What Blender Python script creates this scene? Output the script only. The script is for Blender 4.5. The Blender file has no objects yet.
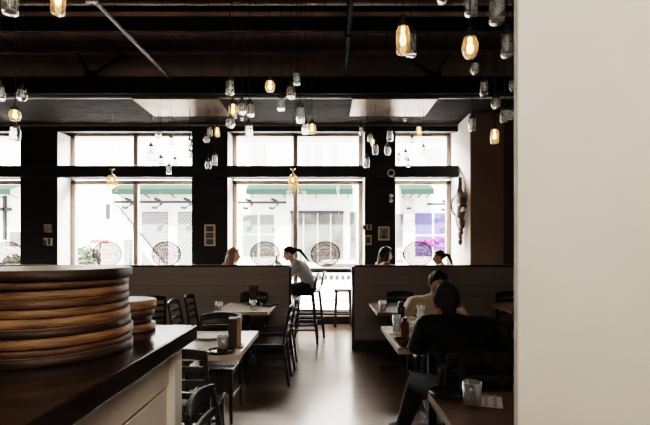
import bpy, bmesh, math, random
from mathutils import Vector, Matrix
random.seed(7)
SC = bpy.context.scene
COL = SC.collection
F = 440.0; CX = 325.0; HY = 250.0; CZ = 1.45
PI = math.pi
def P(px, py, Y):
    return Vector(((px-CX)*Y/F, Y, CZ-(py-HY)*Y/F))

# ------------------------------------------------------------------ materials
def _nt(name):
    m = bpy.data.materials.new(name); m.use_nodes = True
    nt = m.node_tree
    for n in list(nt.nodes): nt.nodes.remove(n)
    out = nt.nodes.new('ShaderNodeOutputMaterial')
    return m, nt, out
def pbr(name, col, rough=.5, metal=0., spec=.5, noise=0., nscale=8., nstretch=(1,1,1), col2=None,
        bump=0., bscale=30., emit=None, estr=0., alpha=1., coat=0., rvar=0.):
    m, nt, out = _nt(name)
    b = nt.nodes.new('ShaderNodeBsdfPrincipled')
    b.inputs['Base Color'].default_value = (*col, 1)
    b.inputs['Roughness'].default_value = rough
    b.inputs['Metallic'].default_value = metal
    b.inputs['Specular IOR Level'].default_value = spec
    b.inputs['Coat Weight'].default_value = coat
    b.inputs['Alpha'].default_value = alpha
    if emit:
        b.inputs['Emission Color'].default_value = (*emit, 1); b.inputs['Emission Strength'].default_value = estr
    if noise or col2 or bump or rvar:
        tc = nt.nodes.new('ShaderNodeTexCoord'); mp = nt.nodes.new('ShaderNodeMapping')
        mp.inputs['Scale'].default_value = nstretch
        nt.links.new(tc.outputs['Object'], mp.inputs['Vector'])
        nz = nt.nodes.new('ShaderNodeTexNoise'); nz.inputs['Scale'].default_value = nscale
        nz.inputs['Detail'].default_value = 5
        nt.links.new(mp.outputs['Vector'], nz.inputs['Vector'])
        c2 = col2 if col2 else tuple(c*(1-noise) for c in col)
        rp = nt.nodes.new('ShaderNodeValToRGB')
        rp.color_ramp.elements[0].position = .34; rp.color_ramp.elements[1].position = .66
        rp.color_ramp.elements[0].color = (*c2, 1); rp.color_ramp.elements[1].color = (*col, 1)
        nt.links.new(nz.outputs['Fac'], rp.inputs['Fac'])
        nt.links.new(rp.outputs['Color'], b.inputs['Base Color'])
        if rvar:
            mr = nt.nodes.new('ShaderNodeMapRange')
            mr.inputs['To Min'].default_value = rough-rvar; mr.inputs['To Max'].default_value = rough+rvar
            nt.links.new(nz.outputs['Fac'], mr.inputs['Value']); nt.links.new(mr.outputs['Result'], b.inputs['Roughness'])
        if bump:
            n2 = nt.nodes.new('ShaderNodeTexNoise'); n2.inputs['Scale'].default_value = bscale
            nt.links.new(mp.outputs['Vector'], n2.inputs['Vector'])
            bp = nt.nodes.new('ShaderNodeBump'); bp.inputs['Strength'].default_value = bump
            bp.inputs['Distance'].default_value = .02
            nt.links.new(n2.outputs['Fac'], bp.inputs['Height']); nt.links.new(bp.outputs['Normal'], b.inputs['Normal'])
    nt.links.new(b.outputs['BSDF'], out.inputs['Surface'])
    return m
def planks(name, ca, cb, gap, pw, axis, rough=.35, bump=.25, nscale=3., nstretch=(1,1,1), spec=.5, linecol=.35, rvar=.08):
    """boards of width pw repeated along an axis, thin darker joints"""
    m, nt, out = _nt(name)
    N = nt.nodes.new; L = nt.links.new
    b = N('ShaderNodeBsdfPrincipled'); b.inputs['Specular IOR Level'].default_value = spec
    tc = N('ShaderNodeTexCoord'); sp = N('ShaderNodeSeparateXYZ'); L(tc.outputs['Object'], sp.inputs[0])
    dv = N('ShaderNodeMath'); dv.operation = 'DIVIDE'; L(sp.outputs[axis], dv.inputs[0]); dv.inputs[1].default_value = pw
    fr = N('ShaderNodeMath'); fr.operation = 'FRACT'; L(dv.outputs[0], fr.inputs[0])
    fl = N('ShaderNodeMath'); fl.operation = 'FLOOR'; L(dv.outputs[0], fl.inputs[0])
    lt = N('ShaderNodeMath'); lt.operation = 'LESS_THAN'; L(fr.outputs[0], lt.inputs[0]); lt.inputs[1].default_value = gap
    wn = N('ShaderNodeTexWhiteNoise'); wn.noise_dimensions = '1D'; L(fl.outputs[0], wn.inputs['W'])
    mp = N('ShaderNodeMapping'); mp.inputs['Scale'].default_value = nstretch; L(tc.outputs['Object'], mp.inputs['Vector'])
    nz = N('ShaderNodeTexNoise'); nz.inputs['Scale'].default_value = nscale; nz.inputs['Detail'].default_value = 3
    L(mp.outputs['Vector'], nz.inputs['Vector'])
    ad = N('ShaderNodeMath'); ad.operation = 'MULTIPLY_ADD'; L(wn.outputs['Value'], ad.inputs[0]); ad.inputs[1].default_value = .35
    L(nz.outputs['Fac'], ad.inputs[2])
    mr = N('ShaderNodeMapRange'); mr.inputs['From Min'].default_value = .35; mr.inputs['From Max'].default_value = .95
    L(ad.outputs[0], mr.inputs['Value'])
    mx = N('ShaderNodeMix'); mx.data_type = 'RGBA'; mx.inputs[6].default_value = (*ca, 1); mx.inputs[7].default_value = (*cb, 1)
    L(mr.outputs['Result'], mx.inputs[0])
    m2 = N('ShaderNodeMix'); m2.data_type = 'RGBA'; m2.inputs[7].default_value = tuple(c*linecol for c in ca)+(1,)
    L(lt.outputs[0], m2.inputs[0]); L(mx.outputs[2], m2.inputs[6]); L(m2.outputs[2], b.inputs['Base Color'])
    r2 = N('ShaderNodeMapRange'); r2.inputs['To Min'].default_value = rough-rvar; r2.inputs['To Max'].default_value = rough+rvar
    L(nz.outputs['Fac'], r2.inputs['Value']); L(r2.outputs['Result'], b.inputs['Roughness'])
    bp = N('ShaderNodeBump'); bp.inputs['Strength'].default_value = bump; bp.inputs['Distance'].default_value = .004
    iv = N('ShaderNodeMath'); iv.operation = 'SUBTRACT'; L(nz.outputs['Fac'], iv.inputs[0]); L(lt.outputs[0], iv.inputs[1])
    L(iv.outputs[0], bp.inputs['Height']); L(bp.outputs['Normal'], b.inputs['Normal'])
    L(b.outputs[0], out.inputs['Surface'])
    return m
def glassy(name, tint=(1,1,1), gloss=.25, milky=0., rough=.03, milkcol=(.9,.9,.88), edge=.6):
    """thin clear glass: see-through, glossy towards the rims, a trace of scatter"""
    m, nt, out = _nt(name); N = nt.nodes.new; L = nt.links.new
    tr = N('ShaderNodeBsdfTransparent'); tr.inputs[0].default_value = (*tint, 1)
    gl = N('ShaderNodeBsdfGlossy'); gl.inputs['Roughness'].default_value = rough
    lw = N('ShaderNodeLayerWeight'); lw.inputs['Blend'].default_value = edge
    mu = N('ShaderNodeMath'); mu.operation = 'MULTIPLY_ADD'; L(lw.outputs['Facing'], mu.inputs[0]); mu.inputs[1].default_value = gloss; mu.inputs[2].default_value = .04
    mu.use_clamp = True
    mx = N('ShaderNodeMixShader'); L(mu.outputs[0], mx.inputs[0]); L(tr.outputs[0], mx.inputs[1]); L(gl.outputs[0], mx.inputs[2])
    last = mx
    if milky:
        df = N('ShaderNodeBsdfDiffuse'); df.inputs[0].default_value = (*milkcol, 1)
        tl = N('ShaderNodeBsdfTranslucent'); tl.inputs[0].default_value = (*milkcol, 1)
        m1 = N('ShaderNodeMixShader'); m1.inputs[0].default_value = .6; L(df.outputs[0], m1.inputs[1]); L(tl.outputs[0], m1.inputs[2])
        m2 = N('ShaderNodeMixShader')
        mm = N('ShaderNodeMath'); mm.operation = 'MULTIPLY_ADD'; L(lw.outputs['Facing'], mm.inputs[0]); mm.inputs[1].default_value = milky*1.6; mm.inputs[2].default_value = milky*.4; mm.use_clamp = True
        L(mm.outputs[0], m2.inputs[0])
        L(mx.outputs[0], m2.inputs[1]); L(m1.outputs[0], m2.inputs[2]); last = m2
    L(last.outputs[0], out.inputs['Surface'])
    return m
def realglass(name, tint=(1,1,1), milky=.1, milkcol=(.95,.95,.93), rough=.0, ior=1.45):
    m, nt, out = _nt(name); N = nt.nodes.new; L = nt.links.new
    g = N('ShaderNodeBsdfGlass'); g.inputs['Color'].default_value=(*tint,1); g.inputs['Roughness'].default_value=rough; g.inputs['IOR'].default_value=ior
    lp = N('ShaderNodeBsdfTranslucent'); lp.inputs[0].default_value=(*milkcol,1)
    df = N('ShaderNodeBsdfDiffuse'); df.inputs[0].default_value=(*milkcol,1)
    m1 = N('ShaderNodeMixShader'); m1.inputs[0].default_value=.5; L(df.outputs[0],m1.inputs[1]); L(lp.outputs[0],m1.inputs[2])
    m2 = N('ShaderNodeMixShader'); m2.inputs[0].default_value=milky; L(g.outputs[0],m2.inputs[1]); L(m1.outputs[0],m2.inputs[2])
    L(m2.outputs[0], out.inputs['Surface']); return m
def emis(name, col, s):
    m, nt, out = _nt(name); e = nt.nodes.new('ShaderNodeEmission'); e.inputs[0].default_value = (*col, 1); e.inputs[1].default_value = s
    nt.links.new(e.outputs[0], out.inputs['Surface']); return m

M = {}
M['floor'] = planks('stained floor', (.045,.023,.013), (.13,.070,.040), .05, .14, 'Y', rough=.32, bump=.035, nscale=2.2, nstretch=(1,3.5,1), spec=.8, rvar=.06, linecol=.2)
M['floor'].node_tree.nodes['Principled BSDF'].inputs['Coat Weight'].default_value=.9
M['floor'].node_tree.nodes['Principled BSDF'].inputs['Coat Roughness'].default_value=.17
M['floor'].node_tree.nodes['Principled BSDF'].inputs['Coat IOR'].default_value=1.75
M['floor'].node_tree.nodes['Principled BSDF'].inputs['Coat Tint'].default_value=(1,.96,.91,1)
M['floor'].node_tree.nodes['Principled BSDF'].inputs['Specular Tint'].default_value=(1,.9,.8,1)
M['deck'] = planks('roof deck', (.15,.112,.088), (.24,.18,.14), .05, .30, 'X', rough=.8, nscale=2)
M['bulk'] = pbr('bulkhead brown', (.36,.275,.215), .8, noise=.4, nscale=2)
M['black'] = pbr('black paint', (.010,.0095,.009), .55, noise=.3, nscale=3)
M['steel'] = pbr('blackened steel', (.010,.010,.010), .85, spec=.08)
M['flange'] = pbr('lit brown flange', (.55,.42,.31), .7, noise=.4, nscale=2)  # pale colour paints the light caught by the beam flange
M['lowceil'] = pbr('dark plaster ceiling', (.020,.019,.018), .75, spec=.12, noise=.6, nscale=3.5, bump=1.0, bscale=6)
M['trimline'] = pbr('grey metal edge', (.30,.29,.27), .45)
M['panel'] = pbr('metal ceiling plate', (.40,.36,.32), .30, metal=.7, col2=(.22,.15,.11), noise=.3, nscale=1.1, bump=.15, bscale=20, spec=.6)
M['pier'] = pbr('black wall', (.014,.012,.011), .5, noise=.35, nscale=2, spec=.35)
M['reveal'] = pbr('reveal plaster', (.62,.59,.56), .8, noise=.12, nscale=3)
M['white'] = pbr('white plaster', (.80,.77,.72), .75, noise=.05, nscale=2)
M['brown'] = pbr('brown wall', (.36,.26,.19), .7, noise=.12, nscale=2)
M['brown2'] = pbr('dark brown wall', (.16,.11,.08), .7, noise=.15, nscale=2)
M['column'] = pbr('cream plaster column', (.74,.70,.64), .6, noise=.06, nscale=4, bump=.08, bscale=7)
M['frame'] = pbr('brown window frame', (.42,.33,.27), .5, noise=.15, nscale=6)
M['part'] = planks('painted boards', (.31,.285,.26), (.35,.32,.295), .05, .155, 'Z', rough=.55, bump=.3, nscale=3, nstretch=(.4,1,3), linecol=.7, rvar=.03)
M['cap'] = pbr('dark cap rail', (.035,.028,.024), .4)
M['glass'] = glassy('window glass', gloss=.12, edge=.3, rough=.0)
M['chair'] = pbr('black lacquer', (.012,.011,.010), .40, spec=.5)
M['seat'] = pbr('black seat', (.018,.017,.016), .22, spec=.7)
M['table'] = planks('pale table boards', (.42,.35,.28), (.50,.43,.36), .012, .11, 'X', rough=.22, bump=.08, nscale=6, nstretch=(4,.4,1), linecol=.8, rvar=.04, spec=.8)
M['tabledark'] = planks('brown table boards', (.11,.056,.034), (.17,.092,.058), .02, .12, 'X', rough=.30, bump=.2, nscale=6, nstretch=(4,.4,1), linecol=.6, rvar=.06)
M['tedge'] = pbr('pale table edge', (.42,.35,.28), .5, noise=.3, nscale=12)
M['tedge2'] = pbr('brown table edge', (.17,.10,.065), .4, noise=.3, nscale=12)
M['castiron'] = pbr('cast iron', (.012,.012,.012), .5)
M['counter'] = planks('espresso worktop', (.014,.008,.006), (.028,.015,.011), .015, .13, 'X', rough=.17, bump=.1, nscale=5, nstretch=(4,.3,1), spec=1.0, rvar=.05)
M['cream'] = pbr('cream cabinet paint', (.78,.71,.60), .55, noise=.12, nscale=4)
M['cream2'] = pbr('cream cabinet post', (.86,.80,.70), .5, noise=.1, nscale=5)
bw = [((.33,.185,.085),(.10,.050,.022)), ((.17,.088,.040),(.045,.022,.010)), ((.38,.225,.110),(.13,.066,.028)), ((.07,.036,.018),(.018,.010,.006))]
for i,(a,b_) in enumerate(bw):
    M['board%d'%i] = pbr('board wood %d'%i, a, .42, col2=b_, noise=.4, nscale=9, nstretch=(1,1,9), bump=.3, bscale=40)
M['boardtop'] = pbr('board face', (.42,.33,.24), .38, col2=(.26,.18,.12), noise=.4, nscale=5, nstretch=(1,9,1))
M['jar'] = realglass('jar glass', milky=.09)
M['jarlit'] = glassy('lit jar glass', (1,.95,.88), gloss=.40, milky=.12, rough=.05, milkcol=(1,.86,.72), edge=.5)
M['bulbon'] = emis('glowing filament bulb', (1,.60,.30), 8)
M['bulboff'] = glassy('clear bulb', (1,.97,.92), gloss=.5, milky=.30)
M['jarcap'] = pbr('dark zinc lid', (.06,.05,.045), .4, metal=.6)
M['cord'] = pbr('black cord', (.008,.008,.008), .7)
M['amberbead'] = glassy('amber beads', (1,.86,.62), gloss=.4, milky=.45, milkcol=(1,.72,.42))
M['brass'] = pbr('aged brass', (.35,.24,.13), .35, metal=.9)
M['tumbler'] = glassy('drinking glass', (.97,.98,.97), gloss=.8, milky=.16, rough=.03, edge=.6)
M['ice'] = glassy('ice and water', (.93,.94,.94), gloss=.7, milky=.38, rough=.05)
M['carafeglass'] = glassy('carafe glass', (.96,.97,.96), gloss=.5, milky=.40, rough=.05, edge=.5)
M['ceramic'] = pbr('white ceramic', (.62,.60,.57), .25)
M['darkplate'] = pbr('dark plate', (.02,.018,.017), .18, spec=.7)
M['paper'] = pbr('paper', (.62,.58,.52), .8)
M['menutan'] = pbr('tan board', (.26,.17,.095), .5, noise=.3, nscale=9, nstretch=(1,1,.2))
M['menudark'] = pbr('dark wood block', (.045,.026,.018), .5)
M['amber'] = pbr('amber bottle', (.12,.028,.010), .12, spec=.8)
M['redbowl'] = pbr('dark red bowl', (.06,.016,.010), .2, spec=.7)
M['bronze'] = pbr('carved dark wood', (.22,.12,.07), .38, col2=(.08,.045,.03), noise=.4, nscale=14, spec=.7)
M['ivory'] = pbr('ivory', (.75,.71,.66), .4)
M['decal'] = glassy('decal print', (.10,.07,.062), gloss=.0, milky=.04, milkcol=(.5,.36,.32), rough=.5)
M['decalbg'] = glassy('decal film', (.40,.345,.33), gloss=.0, milky=.03, rough=.5, milkcol=(.74,.64,.60))
M['mat'] = pbr('picture mount', (.55,.50,.42), .8)
M['photo'] = pbr('dark photo print', (.16,.145,.13), .5, col2=(.025,.023,.02), noise=.5, nscale=28)
M['photo2'] = pbr('grey photo print', (.30,.27,.24), .5, col2=(.13,.11,.10), noise=.5, nscale=22)
M['stoolwood'] = pbr('dark stool wood', (.060,.036,.024), .4, noise=.3, nscale=10)
# people
M['skin'] = pbr('skin', (.50,.31,.22), .5)
M['skin2'] = pbr('tan skin', (.36,.20,.13), .5)
M['blond'] = pbr('ash brown hair', (.34,.22,.13), .5, col2=(.18,.11,.065), noise=.4, nscale=20, nstretch=(3,3,.4))
M['darkhair'] = pbr('black hair', (.010,.008,.007), .75, noise=.3, nscale=30)
M['brownhair'] = pbr('dark brown hair', (.055,.028,.017), .4, noise=.4, nscale=25, nstretch=(3,3,.4))
M['grey'] = pbr('grey knit', (.50,.50,.50), .85, noise=.15, nscale=40)
M['creamshirt'] = pbr('cream shirt', (.55,.45,.34), .8, noise=.12, nscale=12)
M['blackcoat'] = pbr('black jacket', (.008,.008,.008), .75, noise=.2, nscale=20, spec=.2)
M['denim'] = pbr('dark trousers', (.014,.014,.018), .8)
M['shoe'] = pbr('black shoe', (.010,.009,.009), .3)
M['topbeige'] = pbr('rust blouse', (.22,.11,.06), .8)
M['eye'] = pbr('eye white', (.55,.53,.5), .3)
M['iris'] = pbr('iris', (.02,.015,.01), .2)
M['lip'] = pbr('lips', (.36,.14,.11), .5)
# outside
M['facade'] = pbr('white render', (.52,.52,.515), .9, noise=.05, nscale=.8)
M['facade2'] = pbr('grey render', (.24,.24,.237), .9)
M['teal'] = pbr('pale teal shutter glass', (.095,.115,.108), .5)
M['storeglass'] = pbr('storefront glass', (.045,.047,.044), .4, col2=(.11,.113,.106), noise=.4, nscale=1.3)
M['green'] = pbr('green awning', (.014,.024,.019), .7)
M['extgrey'] = pbr('street metal', (.030,.030,.032), .6)
M['purple'] = pbr('violet window', (.055,.050,.125), .5)
M['pink'] = pbr('pink neon script', (.22,.02,.14), .5)
M['lattice'] = pbr('grille plate', (.075,.077,.080), .7)
M['pave'] = pbr('pavement', (.60,.59,.57), .9, noise=.1, nscale=1)
M['leaf'] = pbr('street leaves', (.07,.085,.06), .7, noise=.5, nscale=9)
M['red'] = pbr('red street sign', (.30,.06,.05), .5)

for k in ('facade','facade2','teal','storeglass','green','extgrey','purple','pink','lattice','pave','leaf','red'):
    M[k].node_tree.nodes['Principled BSDF'].inputs['Specular IOR Level'].default_value = .02
# ------------------------------------------------------------------ mesh builder
class MB:
    def __init__(s): s.bm = bmesh.new()
    def box(s, x0,x1,y0,y1,z0,z1):
        vs = [s.bm.verts.new((x,y,z)) for x in (x0,x1) for y in (y0,y1) for z in (z0,z1)]
        for f in ((0,1,3,2),(4,6,7,5),(0,4,5,1),(2,3,7,6),(0,2,6,4),(1,5,7,3)): s.bm.faces.new([vs[i] for i in f])
        return s
    def bar(s, p0, p1, w, d, up=(0,0,1), w1=None, d1=None):
        p0, p1 = Vector(p0), Vector(p1); a = (p1-p0).normalized(); u = Vector(up)
        if abs(a.dot(u)) > .98: u = Vector((0,1,0))
        r = a.cross(u).normalized(); u = r.cross(a)
        w1 = w if w1 is None else w1; d1 = d if d1 is None else d1
        v = []
        for p,ww,dd in ((p0,w,d),(p1,w1,d1)):
            for i,j in ((-1,-1),(1,-1),(1,1),(-1,1)): v.append(s.bm.verts.new(p + r*i*ww/2 + u*j*dd/2))
        for f in ((3,2,1,0),(4,5,6,7),(0,1,5,4),(1,2,6,5),(2,3,7,6),(3,0,4,7)): s.bm.faces.new([v[i] for i in f])
        return s
    def lathe(s, prof, n=20, c=(0,0,0), sx=1, sy=1):
        c = Vector(c); rings = []
        for r,z in prof:
            if r < 1e-5: rings.append([s.bm.verts.new(c+Vector((0,0,z)))])
            else: rings.append([s.bm.verts.new(c+Vector((r*sx*math.cos(2*PI*i/n), r*sy*math.sin(2*PI*i/n), z))) for i in range(n)])
        for a,b in zip(rings, rings[1:]):
            for i in range(n):
                j = (i+1)%n
                if len(a)==1 and len(b)==1: break
                if len(a)==1: s.bm.faces.new((a[0], b[j], b[i]))
                elif len(b)==1: s.bm.faces.new((a[i], a[j], b[0]))
                else: s.bm.faces.new((a[i], a[j], b[j], b[i]))
        return s
    def cyl(s, p0, p1, r, n=12, r1=None):
        return s.tube([p0,p1], r, n, r1)
    def tube(s, path, r, n=8, r1=None):
        pts = [Vector(p) for p in path]; rings = []; m = len(pts)
        for k,p in enumerate(pts):
            a = (pts[min(k+1,m-1)]-pts[max(k-1,0)]).normalized()
            u = Vector((0,0,1)) if abs(a.z) < .9 else Vector((1,0,0))
            x = a.cross(u).normalized(); y = x.cross(a)
            rr = r if r1 is None else r+(r1-r)*k/(m-1)
            rings.append([s.bm.verts.new(p + x*rr*math.cos(2*PI*i/n) + y*rr*math.sin(2*PI*i/n)) for i in range(n)])
        for a,b in zip(rings, rings[1:]):
            for i in range(n): s.bm.faces.new((a[i], a[(i+1)%n], b[(i+1)%n], b[i]))
        s.bm.faces.new(rings[0]); s.bm.faces.new(rings[-1][::-1])
        return s
    def ell(s, c, rx, ry, rz, n=14, rot=None):
        mt = Matrix.Translation(Vector(c))
        if rot is not None: mt = mt @ rot.to_4x4()
        mt = mt @ Matrix.Diagonal((rx,ry,rz,1))
        bmesh.ops.create_uvsphere(s.bm, u_segments=n, v_segments=max(6,n//2+1), radius=1, matrix=mt)
        return s
    def hull(s, items):
        """items: (centre, radius or (rx,ry,rz)) -> convex hull of the ellipsoids"""
        t = bmesh.new()
        for c, r in items:
            if not isinstance(r, (tuple,list)): r = (r,r,r)
            bmesh.ops.create_icosphere(t, subdivisions=2, radius=1, matrix=Matrix.Translation(Vector(c)) @ Matrix.Diagonal((*r,1)))
        res = bmesh.ops.convex_hull(t, input=t.verts[:])
        kill = [e for e in res['geom_interior'] if isinstance(e, bmesh.types.BMVert)]
        if kill: bmesh.ops.delete(t, geom=kill, context='VERTS')
        me = bpy.data.meshes.new('t'); t.to_mesh(me); t.free(); s.bm.from_mesh(me); bpy.data.meshes.remove(me)
        return s
    def poly(s, pts):
        s.bm.faces.new([s.bm.verts.new(Vector(p)) for p in pts]); return s
    def build(s, name, mat, parent=None, smooth=False, bevel=0., solid=0., remesh=0., sm=0, loc=None):
        bmesh.ops.recalc_face_normals(s.bm, faces=s.bm.faces[:])
        me = bpy.data.meshes.new(name); s.bm.to_mesh(me); s.bm.free()
        o = bpy.data.objects.new(name, me); COL.objects.link(o)
        me.materials.append(mat)
        if loc is not None: o.location = loc
        if solid:
            md = o.modifiers.new('s','SOLIDIFY'); md.thickness = solid; md.offset = -1
        if remesh:
            md = o.modifiers.new('r','REMESH'); md.mode = 'VOXEL'; md.voxel_size = remesh; md.use_smooth_shade = True
            if sm:
                m2 = o.modifiers.new('m','SMOOTH'); m2.iterations = sm; m2.factor = .5
            bpy.context.view_layer.update()
            dg = bpy.context.evaluated_depsgraph_get()
            nm = bpy.data.meshes.new_from_object(o.evaluated_get(dg))
            o.modifiers.clear(); o.data = nm; nm.name = name
            if not nm.materials: nm.materials.append(mat)
            smooth = True
        if bevel:
            md = o.modifiers.new('b','BEVEL'); md.width = bevel; md.segments = 2; md.limit_method = 'ANGLE'
        if smooth:
            for p in o.data.polygons: p.use_smooth = True
        if parent: o.parent = parent
        return o
def tag(o, label=None, cat=None, group=None, kind=None):
    if label: o['label'] = label
    if cat: o['category'] = cat
    if group: o['group'] = group
    if kind: o['kind'] = kind
    return o
def thing(name, label, cat, loc=(0,0,0), rz=0, group=None):
    o = bpy.data.objects.new(name, None); COL.objects.link(o); o.empty_display_size = .1
    o.location = loc; o.rotation_euler = (0,0,rz)
    return tag(o, label, cat, group)
def struct(name, mb, mat, **k):
    return tag(mb.build(name, mat, **k), kind='structure')
KIDS = {}
def dup(root, loc, rz=0, label=None, group=None, scale=None):
    def rec(o, par):
        c = o.copy(); COL.objects.link(c)
        if par: c.parent = par
        for ch in o.children: rec(ch, c)
        return c
    r = rec(root, None); r.location = loc; r.rotation_euler = (0,0,rz)
    if scale: r.scale = scale
    if label: r['label'] = label
    if group: r['group'] = group
    return r

# ================================================================== SETTING
YG, YP = 8.86, 8.36           # glass plane, pier face
ZL = 3.83                     # low ceiling
ZD = 4.60                     # roof deck
struct('floor', MB().box(-9,4.6,-3.2,9.1,-.1,0), M['floor'])
struct('ceiling', MB().box(-9,4.6,-3.2,9.3,ZD,ZD+.15), M['deck'])
struct('ceiling_lowered', MB().box(-9,4.6,6.90,8.98,ZL,ZL+.10), M['lowceil'])
struct('trim_1', MB().box(-9,-3.02,6.86,6.90,ZL-.012,ZL+.018).box(-1.66,.42,6.86,6.90,ZL-.012,ZL+.018).box(1.78,4.6,6.86,6.90,ZL-.012,ZL+.018), M['trimline'])
struct('wall_bulkhead', MB().box(-9,4.6,6.92,7.02,ZL+.10,ZD), M['bulk'])
struct('wall_back', MB().box(-9,4.6,-3.3,-3.2,0,ZD), M['brown2'])
struct('wall_left', MB().box(-9.1,-9,-3.2,9.1,0,ZD), M['brown2'])
struct('wall_right', MB().box(4.6,4.7,-3.2,9.1,0,ZD), M['brown2'])
# window wall: piers
for i,(a,b_) in enumerate(((-5.79,-5.09),(-2.53,-1.853),(.76,1.33))):
    struct('wall_pier_%d'%(i+1), MB().box(a,b_,YP,9.0,0,ZL), M['pier'])
# reveals (light plaster lining of the window recesses)
rv = MB()
for x0,x1 in ((-5.09,-2.53),(-1.853,.76),(1.33,2.52)):
    for xa in (x0, x1-.006):
        if abs(xa+.006-2.52) < .01: continue
        rv.box(xa,xa+.006,YP+.015,8.80,.02,ZL-.12)
struct('trim_2', rv, M['reveal'])
# lintel, spandrel between transom and lower window
struct('wall_lintel', MB().box(-9,2.52,YP-.02,YP+.10,3.70,ZL), M['black'])
struct('trim_3', MB().box(-9,2.52,YP-.035,YP-.02,ZL-.035,ZL-.003), M['trimline'])
struct('wall_spandrel', MB().box(-9,2.52,8.80,8.95,2.875,3.06), M['reveal'])
struct('trim_beam', MB().box(-9,2.51,YP-.10,YP+.02,2.82,3.035), M['black'], bevel=.006)
struct('wall_front_top', MB().box(-9,4.6,8.95,9.10,ZL,ZD), M['black'])
# below left windows: solid sill wall hidden by partitions (glass wall starts at .20)
struct('wall_front', MB().box(-9,-5.05,8.82,9.0,0,.9).box(-5.09,-2.53,8.82,9.0,0,.9).box(1.33,2.52,8.82,9.0,0,.9), M['pier'])
struct('baseboard_front', MB().box(-1.853,.76,8.62,8.72,0,.155).box(-1.853,.76,8.72,9.0,0,.20), M['cap'], bevel=.004)
# windows
def window(n, x0, x1, xm, zb):
    f = .055
    w = MB()
    for za,zb_ in ((zb,2.84),(3.05,3.80)):
        w.box(x0,x0+f*1.6,8.80,8.90,za,zb_).box(x1-f*1.6,x1,8.80,8.90,za,zb_)
        w.box(x0,x1,8.80,8.90,zb_-.075,zb_)
        w.box(x0,x1,8.80,8.90,za,za+f)
        if xm is not None: w.box(xm-.045,xm+.045,8.80,8.90,za,zb_)
    if zb < .5: w.box(x0,x1,8.80,8.90,1.02,1.10)
    fr = struct('window_%d'%n, w, M['frame'], bevel=.004)
    MB().box(x0,x1,8.845,8.852,zb,2.84).box(x0,x1,8.845,8.852,3.05,3.80).build('pane', M['glass'], fr)
window(1,-8.3,-5.79,-7.05,.9); window(2,-5.09,-2.53,-3.79,.9); window(3,-1.853,.76,-.59,.20); window(4,1.33,2.52,None,.9)
# right side wall with carving, brown face
struct('wall_side', MB().box(2.52,2.60,7.66,9.0,0,ZL), M['white'])
struct('wall_brown', MB().box(2.525,3.10,7.63,7.66,0,ZL), M['brown'])
struct('wall_brown_return', MB().box(3.10,4.6,7.75,7.85,0,ZL).box(3.10,3.14,7.66,7.75,0,ZL), M['brown2'])
# partitions
def partition(n, x0, x1, xe0, xe1):
    struct('wall_partition_%s'%n, MB().box(x0,x1,6.38,6.50,.145,1.205), M['part'])
    struct('trim_cap_%s'%n, MB().box(x0,x1,6.365,6.515,1.205,1.232).box(xe0,xe1,6.365,6.515,0,1.205), M['cap'], bevel=.003)
    struct('baseboard_%s'%n, MB().box(x0,x1,6.36,6.52,0,.145), M['cap'])
partition('left',-9,-.52,-.52,-.486); partition('right',.425,4.6,.39,.425)
# foreground column
struct('wall_column', MB().box(.547,2.6,1.25,1.28,0,ZD), M['column'], bevel=.006)
# high ceiling beams and joists
b = MB().box(-9,4.6,5.60,5.66,4.24,4.56)
struct('trim_beam_1', b, M['steel'])
struct('trim_beam_2', MB().box(-9,4.6,5.585,5.60,4.42,4.475), M['flange'])
struct('trim_beam_3', MB().box(-9,4.6,6.72,6.86,3.845,4.10), M['steel'])
struct('trim_beam_4', MB().box(-9,4.6,6.60,6.62,4.405,4.455).box(-9,4.6,6.60,6.72,4.44,4.455), M['bulk'])
for yb in (3.4,1.2,-1.0):
    struct('trim_beam_%d'%(5+int(3.4-yb)), MB().box(-9,4.6,yb,yb+.06,4.24,4.58).box(-9,4.6,yb-.06,yb+.12,4.235,4.255), M['steel'])
def truss(x, s, label):
    t = thing('roof_truss', label, 'roof brace', (x,6.66,4.10))
    MB().bar((0,0,0),(-.21*s,0,.33),.035,.035).build('brace', M['steel'], t)
    MB().bar((.02*s,0,0),(.52*s,0,.33),.035,.035).build('brace', M['steel'], t)
    MB().box(-.09,.09,-.01,.01,-.04,.06).build('gusset_plate', M['steel'], t)
truss(-3.54,1,'dark steel V-shaped roof brace left of the long diagonal conduit')
truss(1.67,-1,'dark steel V-shaped roof brace above the right ceiling plate')
# conduits
t = thing('ceiling_pipe','long steel conduit running towards the upper left, bright at its near end','pipe',(-2.42,4.4,4.06))
MB().tube([(.06,2.3,0),(0,0,0),(-.03,-1.4,0)], .024, 10).build('pipe', pbr('grey conduit',(.09,.087,.083),.6), t, smooth=True)
MB().box(-.05,.05,.14,.18,-.045,.045).box(-.012,.012,.15,.17,0,.50).build('hanger_clamp', M['trimline'], t)
MB().cyl((-.13,.08,.02),(.13,.22,.02),.010,8).cyl((-.11,.24,.02),(.10,.05,.02),.008,8).build('cross_bolt', M['trimline'], t)
t = thing('ceiling_pipe','black vertical-looking pipe under the roof deck, right of the centre','pipe',(.275,4.4,4.06))
MB().tube([(.03,2.3,0),(0,0,0),(-.02,-1.4,0)], .026, 10).build('pipe', M['steel'], t, smooth=True)
MB().box(-.04,.04,.9,.94,-.04,.04).box(-.01,.01,.91,.93,0,.50).build('hanger_clamp', M['steel'], t)
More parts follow.
